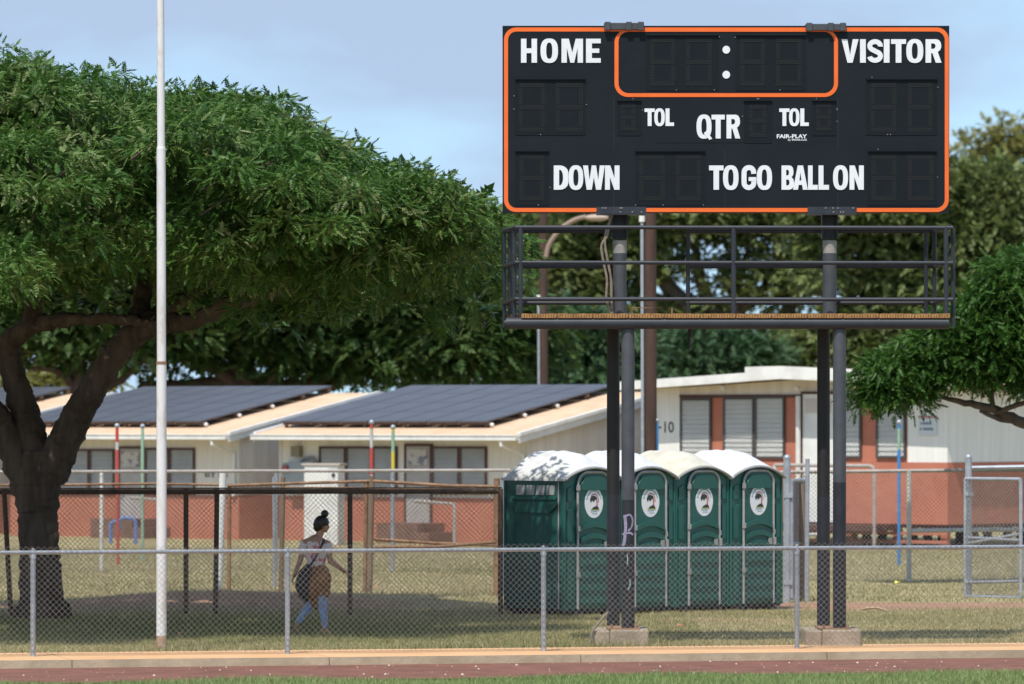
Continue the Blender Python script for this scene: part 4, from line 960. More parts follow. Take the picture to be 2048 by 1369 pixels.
# roof: low gable facing front, white fascia, thicker gutter box on the right half
OV = 0.62
for sg in (0, 1):
    ua_, ub_ = (-0.75, L3 / 2) if sg == 0 else (L3 / 2, L3 + 0.5)
    f_ = lambda u: ztop(u) + 0.02 if 0 <= u <= L3 else ztop(0) + 0.02 - 0.067 * (abs(u - L3 / 2) - L3 / 2)
    vs = [(ua_, -OV, f_(ua_)), (ub_, -OV, f_(ub_)), (ub_, W3 + 0.3, f_(ub_)), (ua_, W3 + 0.3, f_(ua_))]; vs += [(x, y, z + 0.06) for x, y, z in vs]
    b = MB(); b._add(vs, [(0,3,2,1), (4,5,6,7), (0,1,5,4), (1,2,6,5), (2,3,7,6), (3,0,4,7)]); b.build('roof', M_roof, b3, local=True)
    vv = [(ua_, -OV - 0.035, f_(ua_) - 0.02), (ub_, -OV - 0.035, f_(ub_) - 0.02), (ub_, -OV - 0.035, f_(ub_) + 0.17), (ua_, -OV - 0.035, f_(ua_) + 0.17)]; vv += [(x, y + 0.033, z) for x, y, z in vv]
    b = MB(); b._add(vv, [(0,1,2,3), (4,7,6,5), (0,4,5,1), (1,5,6,2), (2,6,7,3), (3,7,4,0)]); b.build('fascia', M_white, b3, local=True)
us, _ = front_uz(A3, 1530, 750)
b = MB(); b.prism([[(us, ztop(us) + 0.0), (L3 / 2, ztop(L3 / 2) + 0.0), (L3 + 0.5, ztop(L3) + 0.06), (L3 + 0.5, ztop(L3) + 0.30), (L3 / 2, ztop(L3 / 2) + 0.28), (us, ztop(us) + 0.31)]], (0, -OV - 0.10, 0), (1,0,0), (0,0,1), (0,1,0), 0.062); b.build('deep_fascia', M_white, b3, local=True)
for px in (1458, 1605):
    u, z = front_uz(A3, px, 776); b = MB(); b.ball((u, -0.2, z), 0.07, 10, 8); b.build('eave_lamp', M_white, b3, True, local=True)
wins(b3, A3, ((1362, 1424, 797, 918), (1448, 1510, 795, 918), (1511, 1571, 793, 918), (1688, 1724, 790, 917), (1754, 1813, 788, 917)), M_louverw, mat('screen_frame', (0.08, 0.07, 0.07), 0.6), True)
u0, z1 = front_uz(A3, 1608, 789); u1, z0 = front_uz(A3, 1686, 1046)
z0 = z_fl + 0.02
b = MB(); b.box((u0, -0.045, z0), (u1, -0.0145, z1)); dd = b.build('door', M_louverw, b3, local=True)
b = MB(); b.prism([[(u0 - .05, z0), (u1 + .05, z0), (u1 + .05, z1 + .06), (u0 - .05, z1 + .06)], [(u0, z0 + .002), (u1, z0 + .002), (u1, z1), (u0, z1)]], (0, -0.055, 0), (1,0,0), (0,0,1), (0,1,0), 0.052); b.build('door_frame', M_brownframe, dd, local=True)
b = MB(); b.ball((u1 - 0.1, -0.07, (z0 + z1) / 2 - 0.2), 0.04, 8, 6); b.build('handle', M_alu, dd, True, local=True)
b = MB(); b.box((u0 + 0.08, -0.07, z1 - 0.40), (u1 - 0.3, -0.047, z1 - 0.10)); b.build('notice', mat('notice2', (0.55, 0.5, 0.46), 0.6), dd, local=True)
u, z = front_uz(A3, 1603, 800); rail_pipe(b3, [(u, -0.12, z + 0.08), (u, -0.12, z - 1.95)], 0.055, M_white, 'white_post')
u, z = front_uz(A3, 1600, 930); u9, z9 = front_uz(A3, 1797, 932)
rail_pipe(b3, [(u, -0.9, z), (u9 - .1, -0.9, z9), (u9, -0.9, z9 - 0.03), (u9 + .02, -0.9, z9 - 0.15), (u9 + 0.02, -0.9, 0.0)], 0.040, M_rail, 'handrail')
rail_pipe(b3, [(u, -0.9, z), (u, -0.9, 0)], 0.04, M_wpipe, 'handrail_post')
b = MB(); b.box((u + .1, -0.95, z_fl - 0.14), (u9, -0.03, z_fl - 0.02)); b.build('porch', M_brownframe, b3, local=True)
# painted number and notice
a = front_uz(A3, 1316, 866); c = front_uz(A3, 1350, 844)
Mx = Matrix.Rotation(-TH, 4, 'Z')
def wall_text(body, A, u, z, w, h, name, m, par, lift=0.006, bold=0.0):
    o = A + Mx @ Vector((u, 0, z)); ex = Mx @ Vector((1, 0, 0)); return text_mesh(body, name, m, par, o, ex, (0, 0, 1), w, h, lift, bold)
M_blkp = mat('black_numerals', (0.035, 0.04, 0.045), 0.6)
wall_text('10', A3, front_uz(A3, 1329, 0)[0], a[1], front_uz(A3, 1348, 0)[0] - front_uz(A3, 1329, 0)[0], 0.25, 'room_number', M_blkp, b3, bold=0.012)
u, z = front_uz(A3, 1317, 857); b = MB(); b.box((u, -0.010, z), (u + 0.08, -0.002, z + 0.035)); b.build('room_number_dash', M_blkp, b3, local=True)
u0, z1 = front_uz(A3, 1838, 832); u1, z0 = front_uz(A3, 1875, 871)
b = MB(); b.box((u0, -0.025, z0), (u1, -0.002, z1)); nb = b.build('notice_sign', mat('notice_grey', (0.58, 0.62, 0.66), 0.5), b3, local=True)
b = MB(); b.box((u0, -0.030, z1 - 0.05), (u1, -0.0265, z1)); b.build('notice_header', mat('notice_red', (0.42, 0.20, 0.19), 0.6), nb, local=True)
b = MB()
for r_, (xa, n_) in enumerate(((0.28, 5), (0.20, 6))):
    zz_ = z1 - 0.19 - r_ * 0.12; b.box((u0 + 0.05 + 0.02 * (1 - r_), -0.030, zz_), (u0 + 0.085 + 0.02 * (1 - r_), -0.0265, zz_ + 0.055))
    for k in range(n_): b.box((u0 + 0.13 + k * 0.045, -0.030, zz_), (u0 + 0.163 + k * 0.045, -0.0265, zz_ + 0.06 - 0.012 * (k % 2)))
b.build('notice_print', mat('notice_blue', (0.10, 0.16, 0.24), 0.6), nb, local=True)

# ------------------------------------------------------------------ old fences behind
def pole_px(px0, py0, px1, py1, Y, r, m, name, parent, n=10, Y1=None):
    b = MB(); b.tube([W(px0, py0, Y), W(px1, py1, Y1 or Y)], r, n); return b.build(name, m, parent, True)
def grd(px, Y): return HY + CH * F / Y
# dark fence in the tree's shade
YA = 81.0; g_ = grd(0, YA)
fa = thing('shaded_fence', W(372, g_, YA), 'dark brown chain-link fence in the tree shade, behind the walking person', 'fence')
for (xa, xb_) in ((8, 22), (372, 372), (434, 431), (700, 700), (1001, 1001), (-330, -330)): pole_px(xb_, g_ + 3, xa, 978, YA, 0.036, M_darkpipe, 'post', fa)
b = MB(); b.tube([W(-330, 985, YA), W(1004, 983, YA)], 0.036, 10); b.build('top_rail', M_darkpipe, fa, True)
b = MB(); b.tube([W(-330, 978.5, YA + .04), W(1004, 976, YA + .04)], 0.012, 6); b.build('tension_wire', M_rust, fa, True)
p = W(-330, 0, YA); chain_mesh((p.x, YA - 0.04, 0), (1, 0, 0), W(1003, 0, YA).x - p.x, 0.04, zz(985, YA), M_wirer, fa, r=0.0030)
# rusty backstop fence
YC = 89.0; g_ = grd(0, YC)
fc = thing('rusty_fence', W(745, g_, YC), 'old rusty chain-link fence with bent rails and mismatched posts', 'fence')
pole_px(437, g_ - 10, 446, 947, YC - 0.6, 0.056, M_white, 'white_post', fc); pole_px(458, g_ - 12, 459, 968, YC, 0.030, M_rust, 'post', fc)
pole_px(562, g_, 566, 955, YC, 0.038, mat('weathered_wood', (0.23, 0.17, 0.12), 0.9, (0.14, 0.105, 0.08), 5, stretch=(1, 1, .2)), 'wooden_post', fc); pole_px(549, g_ - 20, 548, 955, YC + 1.5, 0.028, M_alu, 'post', fc)
pole_px(738, g_ + 2, 743, 952, YC, 0.050, mat('weathered_wood', (0.26, 0.19, 0.12)), 'wooden_post', fc); pole_px(729, g_ - 10, 733, 960, YC, 0.03, M_rust, 'post', fc)
pole_px(993, g_, 994, 957, YC, 0.050, M_rust, 'post', fc); pole_px(1005, g_, 1003, 960, YC + .3, 0.04, M_alu, 'post', fc); pole_px(-200, g_, -200, 960, YC, .045, M_rust, 'post', fc)
for pts, r_ in (([(-200, 972), (130, 970), (300, 968), (440, 970)], .020), ([(455, 972), (560, 968), (735, 963)], .024), ([(735, 962), (830, 968), (900, 972), (1000, 974)], .026), ([(735, 977), (560, 976)], .018),
                ([(748, 1079), (870, 1087), (990, 1091)], .024), ([(748, 1095), (870, 1094), (990, 1085)], .030), ([(748, 980), (870, 982), (1002, 986)], .032)):
    b = MB(); b.tube([W(x, y, YC - 0.02) for x, y in pts], r_, 8); b.build('rail', M_rust, fc, True)
p = W(-200, 0, YC); chain_mesh((p.x, YC + 0.06, 0), (1, 0, 0), W(1000, 0, YC).x - p.x, 0.04, zz(970, YC), M_wirer, fc, r=0.0032)
# far galvanised fence
YD = 104.0; g_ = grd(0, YD)
fd = thing('far_fence', W(203, g_, YD), 'pale galvanised chain-link fence with a straight top rail before the classrooms', 'fence')
for q, m_ in ((203, M_wpipe), (-60, M_wpipe), (552, M_alu), (785, M_alu), (1010, M_wpipe)): pole_px(q, g_, q, 946, YD, 0.038, m_, 'post', fd)
b = MB(); b.tube([W(-150, 945, YD), W(1020, 941, YD)], 0.030, 8); b.build('top_rail', M_rail, fd, True)
p = W(-150, 0, YD); chain_mesh((p.x, YD - 0.04, 0), (1, 0, 0), W(1015, 0, YD).x - p.x, 0.03, zz(943, YD), M_wire, fd, r=0.0026)
# fence and gates on the right
YE = 98.0; g_ = grd(0, YE)
fe = thing('school_fence', W(1818, g_, YE), 'galvanised chain-link fence in front of the raised classroom', 'fence')
for q in (1818, 1611, 2130): pole_px(q, g_, q, 943, YE, 0.042, M_wpipe, 'post', fe)
b = MB(); b.tube([W(1560, 945, YE), W(1935, 941, YE), W(2150, 939, YE)], 0.032, 8); b.build('top_rail', M_rail, fe, True)
b = MB(); b.tube([W(1822, 1062, YE), W(2150, 1058, YE)], 0.036, 8); b.build('mid_rail', M_wpipe, fe, True)
b = MB(); b.tube([W(1606, 1070, YE), W(1640, 1069, YE)], 0.03, 8); b.build('mid_rail', M_wpipe, fe, True)
p = W(1562, 0, YE); chain_mesh((p.x, YE - 0.045, 0), (1, 0, 0), W(2150, 0, YE).x - p.x, 0.03, zz(945, YE), M_wire, fe, r=0.0042)
def gate(name, label, Y, x0, x1, y0, y1, hinge_px, hinge_top, depth, rails):
    ge = W(hinge_px, grd(0, Y), Y); ge.z = 0
    t = thing(name, ge, label, 'gate')
    pole_px(hinge_px, grd(0, Y) + 2, hinge_px, hinge_top, Y, 0.055, M_alu, 'gate_post', t)
    b = MB(); b.ball(W(hinge_px, hinge_top - 1, Y), 0.06, 10, 6); b.build('post_cap', M_alu, t, True)
    P00, P10 = W(x0, y1, Y), W(x1, y1, Y); P01, P11 = W(x0, y0, Y), W(x1, y0, Y); d = Vector((0, depth, 0))
    for (a, c) in ((P00, P01), (P10 + d, P11 + d), (P00, P10 + d), (P01, P11 + d)): b = MB(); b.tube([a, c], 0.030, 10); b.build('frame_tube', M_alu, t, True)
    for (ya, yb) in rails: b = MB(); b.tube([W(x0, ya, Y), W(x1, yb, Y) + d], 0.027, 8); b.build('brace', M_alu, t, True)
    for yy in (y0 + 30, y1 - 30): b = MB(); b.box(W(hinge_px, yy + 4, Y) + Vector((-0.05, -0.06, 0)), W(hinge_px, yy - 4, Y) + Vector((0.08, 0.04, 0))); b.build('hinge', M_alu, t)
    e = (P10 + d - P00); ln = e.length; e.normalize()
    chain_mesh((P00.x, P00.y - 0.035, 0), tuple(e), ln, max(0.03, P00.z), P01.z, M_wire, t, r=0.0050, tooth=0.0)
    return t
gate('wide_gate', 'open galvanised gate panel hung on a thick post at the right edge', 89.3, 1931, 2033, 958, 1193, 1937, 917, -0.75, ((1088, 1066), (1075, 1079), (1165, 1160)))
b = MB(); b.tube([W(1940, 936, 89.6), W(2150, 932, 89.6)], 0.032, 8)
ft = b.build('gate_header_rail', M_alu, bpy.data.objects['wide_gate'], True)
ng = gate('narrow_gate', 'narrow galvanised gate standing edge-on beside the last portable toilet', 86.6, 1583, 1617, 962, 1196, 1574, 918, 1.0, ((1088, 1088),))
b = MB(); b.tube([W(1601, 1212, 87.2), W(1601, 968, 87.2)], 0.085, 12); b.build('wooden_post', mat('weathered_grey_wood', (0.25, 0.20, 0.16), 0.9, (0.18, 0.14, 0.11), 6, stretch=(1, 1, .2)), ng, True)
pole_px(1613, 1215, 1615, 918, 86.9, 0.034, M_alu, 'gate_post', ng)

# ------------------------------------------------------------------ playground poles
def ball_pole(px, top, Y, bands, label, lean=0):
    g_ = grd(0, Y); t = thing('tetherball_pole', W(px, g_, Y), label, 'pole', 'thin coloured playground poles')
    for (ya, yb, m) in bands:
        yb = min(yb, g_ + 1); xa = px + lean * (ya - top) / (g_ - top); xb_ = px + lean * (yb - top) / (g_ - top)
        b = MB(); b.tube([W(xa, ya, Y), W(xb_, yb, Y)], 0.032, 8); b.build('painted_band', m, t, True)
    b = MB(); b.ball(W(px, top, Y), 0.05, 8, 6); b.build('cap', M_alu, t, True)
M_pr = mat('pole_red', (0.50, 0.06, 0.05), 0.5, (0.42, 0.07, 0.06), 6); M_pg = mat('pole_green', (0.24, 0.38, 0.27), 0.6, (0.3, 0.42, 0.33), 6)
M_py = mat('pole_yellow', (0.62, 0.50, 0.05), 0.5, (0.55, 0.45, 0.06), 6); M_pb = mat('pole_blue', (0.04, 0.20, 0.52), 0.5, (0.06, 0.24, 0.5), 6); M_pw = mat('pole_grey', (0.48, 0.49, 0.50), 0.6, (0.4, 0.4, 0.4), 6)
ball_pole(234, 852, 109, ((852, 885, M_pr), (885, 900, M_pw), (900, 1140, M_pr)), 'red painted pole right beside the tree trunk', 2)
ball_pole(285, 853, 112, ((853, 1140, M_pg),), 'pale green pole standing next to the white flagpole')
ball_pole(743, 845, 109, ((845, 858, M_pr), (858, 896, M_pw), (896, 950, M_pr), (950, 1140, M_pw)), 'pole banded red and grey before the classroom windows')
ball_pole(786, 855, 106.5, ((855, 862, M_py), (862, 904, M_pg), (904, 944, M_py), (944, 1145, M_pw)), 'pole banded yellow and pale green before the classroom windows')
ball_pole(1314, 842, 112, ((842, 1140, M_pb),), 'blue pole against the brown utility pole')
ball_pole(1798, 845, 108.5, ((845, 858, M_pb), (858, 900, M_pg), (900, 1140, M_pb)), 'blue pole with a faded middle in front of the raised classroom')
# blue climbing bars
t = thing('blue_bar_frame', W(246, 1088, 126), 'low blue metal bar frame on the grass by the classroom wall', 'bars')
for pts in ([(221, 1087), (221, 1048), (230, 1043), (238, 1046)], [(238, 1058), (240, 1040), (248, 1036), (266, 1038), (271, 1046), (271, 1088)]):
    b = MB(); b.tube([W(x, y, 126) for x, y in pts], 0.042, 8); b.build('bent_tube', mat('bar_blue', (0.12, 0.20, 0.44), 0.5), t, True)
b = MB(); b.tube([W(238, 1058, 126), W(238, 1046, 126.4)], 0.05, 8); b.build('clamp', mat('bar_blue', (0.12, 0.20, 0.44)), t, True)

# ------------------------------------------------------------------ utility poles
def upole(px, ytop, Y, r, label, conduit_px=None, ctop=None, arm=False):
    base = W(px, grd(0, Y), Y); base.z = 0; t = thing('utility_pole', base, label, 'utility pole')
    top = W(px, ytop, Y)
    b = MB(); b.tube([base, top], [r * 1.06, r * 0.9], 14); b.build('shaft', M_wood, t, True)
    if conduit_px:
        q0 = W(conduit_px - 2, ctop, Y - r); q1 = W(conduit_px, 0, Y - r); q1.z = 0
        b = MB(); b.tube([q1, q0], 0.032, 8); c = b.build('conduit', M_alu, t, True)
        b = MB(); b.tube([q0, q0 + Vector((0, 0, 0.12))], 0.06, 8); b.build('weatherhead', M_white, c, True)
    if arm:
        P = [Vector(q) for q in crom([tuple(W(x, y, Y - 0.1)) for x, y in ((1092, 515), (1096, 495), (1105, 478), (1125, 455), (1150, 440), (1172, 434))], 5)]
        b = MB(); b.tube(P, 0.06, 8); a = b.build('lamp_arm', mat('arm_tan', (0.27, 0.20, 0.155), 0.7), t, True)
        b = MB(); b.ball(W(1193, 436, Y - 0.1), 0.32, 12, 8, (1, 0.5, 0.28)); b.build('lamp_head', mat('lamp_tan2', (0.42, 0.33, 0.27), 0.6), a, True)
    return t
upole(1300, 330, 112, 0.135, 'thick brown wooden utility pole with a grey conduit, behind the scoreboard', 1286, 444)
upole(1087, 330, 145, 0.115, 'slimmer brown utility pole carrying a curved street lamp arm', 1079, 600, True)
for px, Y, lb in ((893, 420, 'distant thin utility pole seen low between the classrooms'), (946, 450, 'faint distant utility pole seen just above the solar panels')):
    t = thing('distant_pole', W(px, grd(0, Y), Y), lb, 'utility pole')
    b = MB(); p0 = W(px, 0, Y); b.tube([(p0.x, Y, 0), (p0.x, Y, zz(735, Y))], 0.13, 6); b.build('shaft', mat('far_pole', (0.26, 0.22, 0.20), 0.9), t)
    b = MB(); b.tube([W(px - 26, 752, Y), W(px + 26, 752, Y)], 0.06, 5); b.build('crossarm', mat('far_pole', (0.26, 0.22, 0.20)), t)
for k, (y0, y1) in enumerate(((757, 752), (765, 759), (772, 766))):
    b = MB(); P = [W(620 + (1100 - 620) * q / 16, y0 + (y1 - y0) * q / 16 + 3 * math.sin(math.pi * ((q / 5.3) % 1)), 440) for q in range(17)]
    b.tube(P, 0.035, 4); o = b.build('power_line', mat('far_wire', (0.22, 0.22, 0.25), 0.8))
    tag(o, ('highest', 'middle', 'lowest')[k] + ' of three faint power lines low behind the trees', 'power line', 'distant power lines')

# ------------------------------------------------------------------ trees
def frond_tri(pairs, leaflet, wid, ang=50, droop=0.40):
    Q = []
    for k in range(pairs):
        x = 0.15 + 0.85 * (k + 0.5) / pairs; L_ = leaflet * (1.1 - 0.5 * x); z = -droop * x * x
        for s in (1, -1):
            a = R(ang); dx, dy = math.cos(a) * L_, s * math.sin(a) * L_
            Q.append([(x - wid, 0, z), (x + wid, s * 0.02, z), (x + dx, dy, z - 0.28 * L_)])
    Q.append([(0.92, -wid, -droop * .85), (0.92, wid, -droop * .85), (0.92 + leaflet, 0, -droop * 1.25)])
    return np.array(Q)
def frond_template(pairs, leaflet, wid, ang=58, droop=0.28):
    Q = []
    for k in range(pairs):
        x = 0.18 + 0.82 * (k + 0.5) / pairs; L_ = leaflet * (1 - 0.35 * abs(x - 0.5)); z = -droop * x * x
        for s in (1, -1):
            a = R(ang); dx, dy = math.cos(a) * L_, s * math.sin(a) * L_; px_, py_ = -math.sin(a) * wid, s * math.cos(a) * wid
            Q.append([(x, 0, z), (x + dx*.5 + px_, dy*.5 + py_, z - .02*L_), (x + dx, dy, z - 0.22*L_), (x + dx*.5 - px_, dy*.5 - py_, z - .02*L_)])
    Q.append([(0.95, 0, -droop*.9), (0.95 + leaflet*.4, wid, -droop), (0.95 + leaflet*.9, 0, -droop*1.15), (0.95 + leaflet*.4, -wid, -droop)])
    return np.array(Q)           # (q,4,3)
T_NEAR = frond_tri(4, 0.40, 0.15, 54, 0.36)
T_MID = frond_tri(3, 0.55, 0.20, 55, 0.3)
T_FAR = frond_tri(2, 0.7, 0.26, 55, 0.3)
def fronds(P, D, size, T, r):
    """P base points, D directions, size lengths -> quads"""
    n = len(P); D = D / np.linalg.norm(D, axis=1, keepdims=True)
    upv = np.tile([0, 0, 1.0], (n, 1)) + r.normal(0, 0.35, (n, 3))
    B = np.cross(upv, D); B /= np.linalg.norm(B, axis=1, keepdims=True) + 1e-9
    U = np.cross(D, B)
    V = (T[None, ..., 0, None] * D[:, None, None] + T[None, ..., 1, None] * B[:, None, None] + T[None, ..., 2, None] * U[:, None, None]) * size[:, None, None, None]
    return P[:, None, None] + V  # (n,q,4,3)
def clump_fronds(centres, radii, per, r, size, T, flat=0.62, droop=0.30):
    """sprays over the upper and outer skin of each clump"""
    Ps, Ds, ids = [], [], []
    for i, (c, rad) in enumerate(zip(centres, radii)):
        n = max(6, int(per * rad * rad)); d = r.normal(0, 1, (n, 3)); d /= np.linalg.norm(d, axis=1, keepdims=True)
        d[:, 2] = np.where(d[:, 2] < -0.35, -d[:, 2], d[:, 2])
        rr_ = rad * r.uniform(0.55, 1.0, n) ** 0.6
        P = c + d * rr_[:, None] * np.array([1, 1, flat])
        dirv = d * np.array([1, 1, 0.55]) + r.normal(0, 0.52, (n, 3)); dirv[:, 2] -= droop
        Ps.append(P); Ds.append(dirv); ids.append(np.full(n, i))
    P = np.concatenate(Ps); D = np.concatenate(Ds); ids = np.concatenate(ids)
    s = size * r.uniform(0.7, 1.25, len(P))
    return fronds(P, D, s, T, r), ids
def crown(name, quads, ids, ncl, m, parent, r, spread=0.22):
    n, q = quads.shape[:2]
    tone = r.normal(0.45, spread * 0.75, ncl)
    fr_ = tone[ids] + r.normal(0, spread, n)
    rnd = np.repeat(fr_, q) + r.normal(0, 0.06, n * q)
    V = quads.reshape(-1, 3); kk = quads.shape[2]
    o = np_mesh(name, V, np.arange(len(V)).reshape(-1, kk), m, parent, rnd=np.clip(rnd, 0, 1), nper=kk); return o
def limb(pts, radii, parent, name='limb', m=None, sub=14, n=24, wig=0.0):
    P = crom([tuple(list(p) + [rd]) for p, rd in zip(pts, radii)], sub)
    q = [Vector(p[:3]) for p in P]; rd = [float(p[3]) for p in P]
    if wig:
        for i in range(1, len(q) - 1): q[i] += Vector((random.gauss(0, wig), random.gauss(0, wig), random.gauss(0, wig))) * 0.5; rd[i] *= random.uniform(0.97, 1.03)
    b = MB(); b.tube(q, rd, n); o = b.build(name, m or M_bark, parent, True)
    if rd[0] > 0.15:
        tx = bpy.data.textures.new('bark', 'CLOUDS'); tx.noise_scale = 0.13; tx.noise_depth = 3
        dm = o.modifiers.new('bark', 'DISPLACE'); dm.texture = tx; dm.strength = 0.10; dm.mid_level = 0.5
    return o

# --- the big tree on the left
YT = 79.5
rT = np.random.default_rng(5)
tb = W(84, 1232, YT); tb.z = 0
bt = thing('shade_tree', tb, 'big spreading shade tree with dark forked trunk and feathery green crown', 'tree')
def wt(px, py, dy=0.0): return W(px, py, YT + dy)
limb([wt(84, 1245), wt(84, 1215), wt(80, 1120), wt(76, 1020), wt(74, 960), wt(82, 905)], [0.48, 0.33, 0.275, 0.285, 0.33, 0.28], bt, 'trunk', wig=0.012, n=32)
limb([wt(62, 985), wt(20, 890), wt(-20, 820), wt(-90, 730, .5), wt(-180, 640, 1)], [0.24, 0.21, 0.19, 0.17, 0.12], bt, wig=0.012)
limb([wt(78, 960), wt(58, 860, .1), wt(34, 770, .2), wt(18, 705, .2), wt(36, 668, .1), wt(80, 648, -.2), wt(150, 638, -.6), wt(240, 640, -1.0), wt(310, 650, -1.4)], [0.26, 0.22, 0.175, 0.165, 0.14, 0.12, 0.085, 0.07, 0.05], bt, wig=0.012)
limb([wt(18, 712, .2), wt(-20, 690, .4), wt(-90, 640, .8)], [0.16, 0.13, 0.1], bt, wig=0.01)
limb([wt(100, 950), wt(130, 880, -.1), wt(172, 800, -.3), wt(222, 720, -.5), wt(272, 668, -.7), wt(330, 648, -1), wt(392, 640, -1.4), wt(470, 600, -2)], [0.27, 0.23, 0.20, 0.19, 0.17, 0.14, 0.11, 0.07], bt, wig=0.014)
limb([wt(250, 690, -.6), wt(278, 630, -.4), wt(290, 560, 0), wt(310, 470, .4)], [0.16, 0.14, 0.12, 0.08], bt, wig=0.01)
limb([wt(392, 640, -1.4), wt(520, 590, -.5), wt(680, 540, .4), wt(860, 520, .6), wt(980, 520, .6)], [0.11, 0.10, 0.08, 0.05, 0.03], bt, wig=0.014)
limb([wt(300, 640, -.8), wt(420, 560, .8), wt(560, 460, 1.6), wt(660, 400, 1.8)], [0.12, 0.10, 0.07, 0.03], bt, wig=0.014)
limb([wt(60, 650, -.2), wt(90, 520, 0), wt(120, 360, .2), wt(130, 220, .2)], [0.13, 0.12, 0.09, 0.04], bt, wig=0.014)
TOP = np.array([(-600, 420), (-450, 300), (-300, 200), (-150, 130), (0, 108), (60, 95), (110, 85), (160, 110), (200, 140), (260, 148), (330, 168), (420, 172), (490, 158), (535, 158), (580, 200), (620, 250), (680, 298), (740, 325), (800, 338), (860, 352), (900, 385), (950, 425), (985, 460), (1008, 495), (1040, 545), (1070, 575)], float)
TOP[:, 1] += np.interp(TOP[:, 0], [-600, 150, 230, 520, 600, 900, 1020], [32, 32, 14, 6, 24, 26, 8])
Xc, Yc_, Rx, Ry = -6.4, 77.0, 5.95, 8.4; YT2 = 77.3
def ztop_big(X, Y):
    px = 1024 + X * F / YT2
    yt = np.interp(px, TOP[:, 0], TOP[:, 1]); zt = CH + (HY - yt) * YT2 / F
    w_ = np.clip(1 - ((Y - Yc_) / Ry) ** 2, 0, 1) ** 0.5
    zb = 4.35
    return zb + (zt - zb) * w_
cs, rs = [], []
tries = 0; nl = 0
while nl < 235 and tries < 60000:
    tries += 1
    X = rT.uniform(Xc - Rx, Xc + Rx); Y = rT.uniform(Yc_ - Ry, Yc_ + Ry)
    k = abs((X - Xc) / Rx) ** 2.8 + abs((Y - Yc_) / Ry) ** 2.8
    if k > 1: continue
    if X < -8.2 and rT.uniform() < 0.62: continue
    if math.hypot(X + 4.26, Y - 69.1) < 1.9 or (X > -1.9 and Y < 72.2): continue
    if Y > Yc_ + 3 and rT.uniform() < 0.4: continue
    zt = float(ztop_big(X, Y)); zb = 4.78 - 0.36 * k + rT.normal(0, 0.12)
    rl = rT.uniform(0.65, 1.20)
    mode = rT.uniform()
    if mode < 0.58: z = zt - rl * 0.62 - abs(rT.normal(0, 0.10))
    elif mode < 0.80: z = zb + (zt - zb) * rT.uniform(0, 0.8)
    else: z = zb + rT.uniform(0, 0.3)
    if mode < 0.58: z += rT.normal(0, 0.16)
    z = max(z, zb); nl += 1
    for q in range(int(5 + 6 * rl)):
        d = rT.normal(0, 1, 3); d /= np.linalg.norm(d); d[2] = abs(d[2]) if rT.uniform() < 0.8 else d[2]
        c = np.array((X, Y, z)) + d * rl * np.array((1, 1, 0.55)) * rT.uniform(0.55, 1.0)
        zc = float(ztop_big(c[0], c[1])) + 0.22
        if c[2] > zc: c[2] = zc - rT.uniform(0, 0.25)
        cs.append(c); rs.append(rT.uniform(0.26, 0.50))
cs = np.array(cs); rs = np.array(rs)
vis = (cs[:, 0] > -7.9) & (cs[:, 1] < Yc_ + 3.5)
quads, ids = clump_fronds(cs[vis], rs[vis], 590, rT, 0.130, T_NEAR, droop=0.34)
q2, id2 = clump_fronds(cs[~vis], rs[~vis], 150, rT, 0.27, T_MID)
crown('far_crown', q2, id2, int((~vis).sum()), M_leaf, bt, rT, 0.20)
# sprigs beyond the rim
crown('crown', quads, ids, len(cs), M_leaf, bt, rT, 0.20)
print('big tree fronds', len(quads))
# twigs that carry the clumps
b = MB()
for i in range(0, len(cs), 9):
    c = Vector(cs[i])
    if c.z < 5.4: continue
    q = c + Vector((rT.normal(0, 0.35), rT.normal(0, 0.35), -rT.uniform(0.2, 0.45))); q.x -= 0.35 * math.copysign(1, c.x - Xc)
    b.tube([q, (q + c) / 2 + Vector((rT.normal(0, 0.06), rT.normal(0, 0.06), 0.06)), c], [0.018, 0.013, 0.005], 5, False)
o = b.build('twigs', M_bark, bt); o['kind'] = 'stuff'

def bg_tree(name, label, trunk_px, Y, blobs, m, per, size, T, limbs=None, group=None, seed=0, bark=M_bark2, gap=0.0, dyr=None, rad=(0.7, 1.35), flat=0.7):
    """blobs: (px, py, rx_px, ry_px, n) clouds of clumps in the crown"""
    r = np.random.default_rng(seed); S_ = F / Y
    base = W(trunk_px, 0, Y); base.z = 0
    t = thing(name, base, label, 'tree', group)
    cc, rr_ = [], []
    for (px, py, rx, ry, n) in blobs:
        c = W(px, py, Y); dy = dyr or rx / S_ * 0.8
        for k in range(int(n * 1.35)):
            d = r.normal(0, 1, 3); d /= np.linalg.norm(d); q = r.uniform(0.35, 1.0) ** 0.5
            cc.append((c.x + d[0] * rx / S_ * q, Y + d[1] * dy * q, max(0.3, c.z + d[2] * ry / S_ * q))); rr_.append(r.uniform(*rad))
    cc = np.array(cc); rr_ = np.array(rr_)
    qd, ids = clump_fronds(cc, rr_, per / (size * size), r, size, T, flat=flat)
    crown('crown', qd, ids, len(cc), m, t, r, 0.2)
    if limbs:
        for k, (pts, r0, r1) in enumerate(limbs):
            n = len(pts); P = [W(x, y, Y + dy) for x, y, dy in pts]
            limb(P, [r0 + (r1 - r0) * i / (n - 1) for i in range(n)], t, 'trunk' if k == 0 else 'limb', bark, 5, 10, 0.02)
    return t
G = 'trees behind the classrooms'
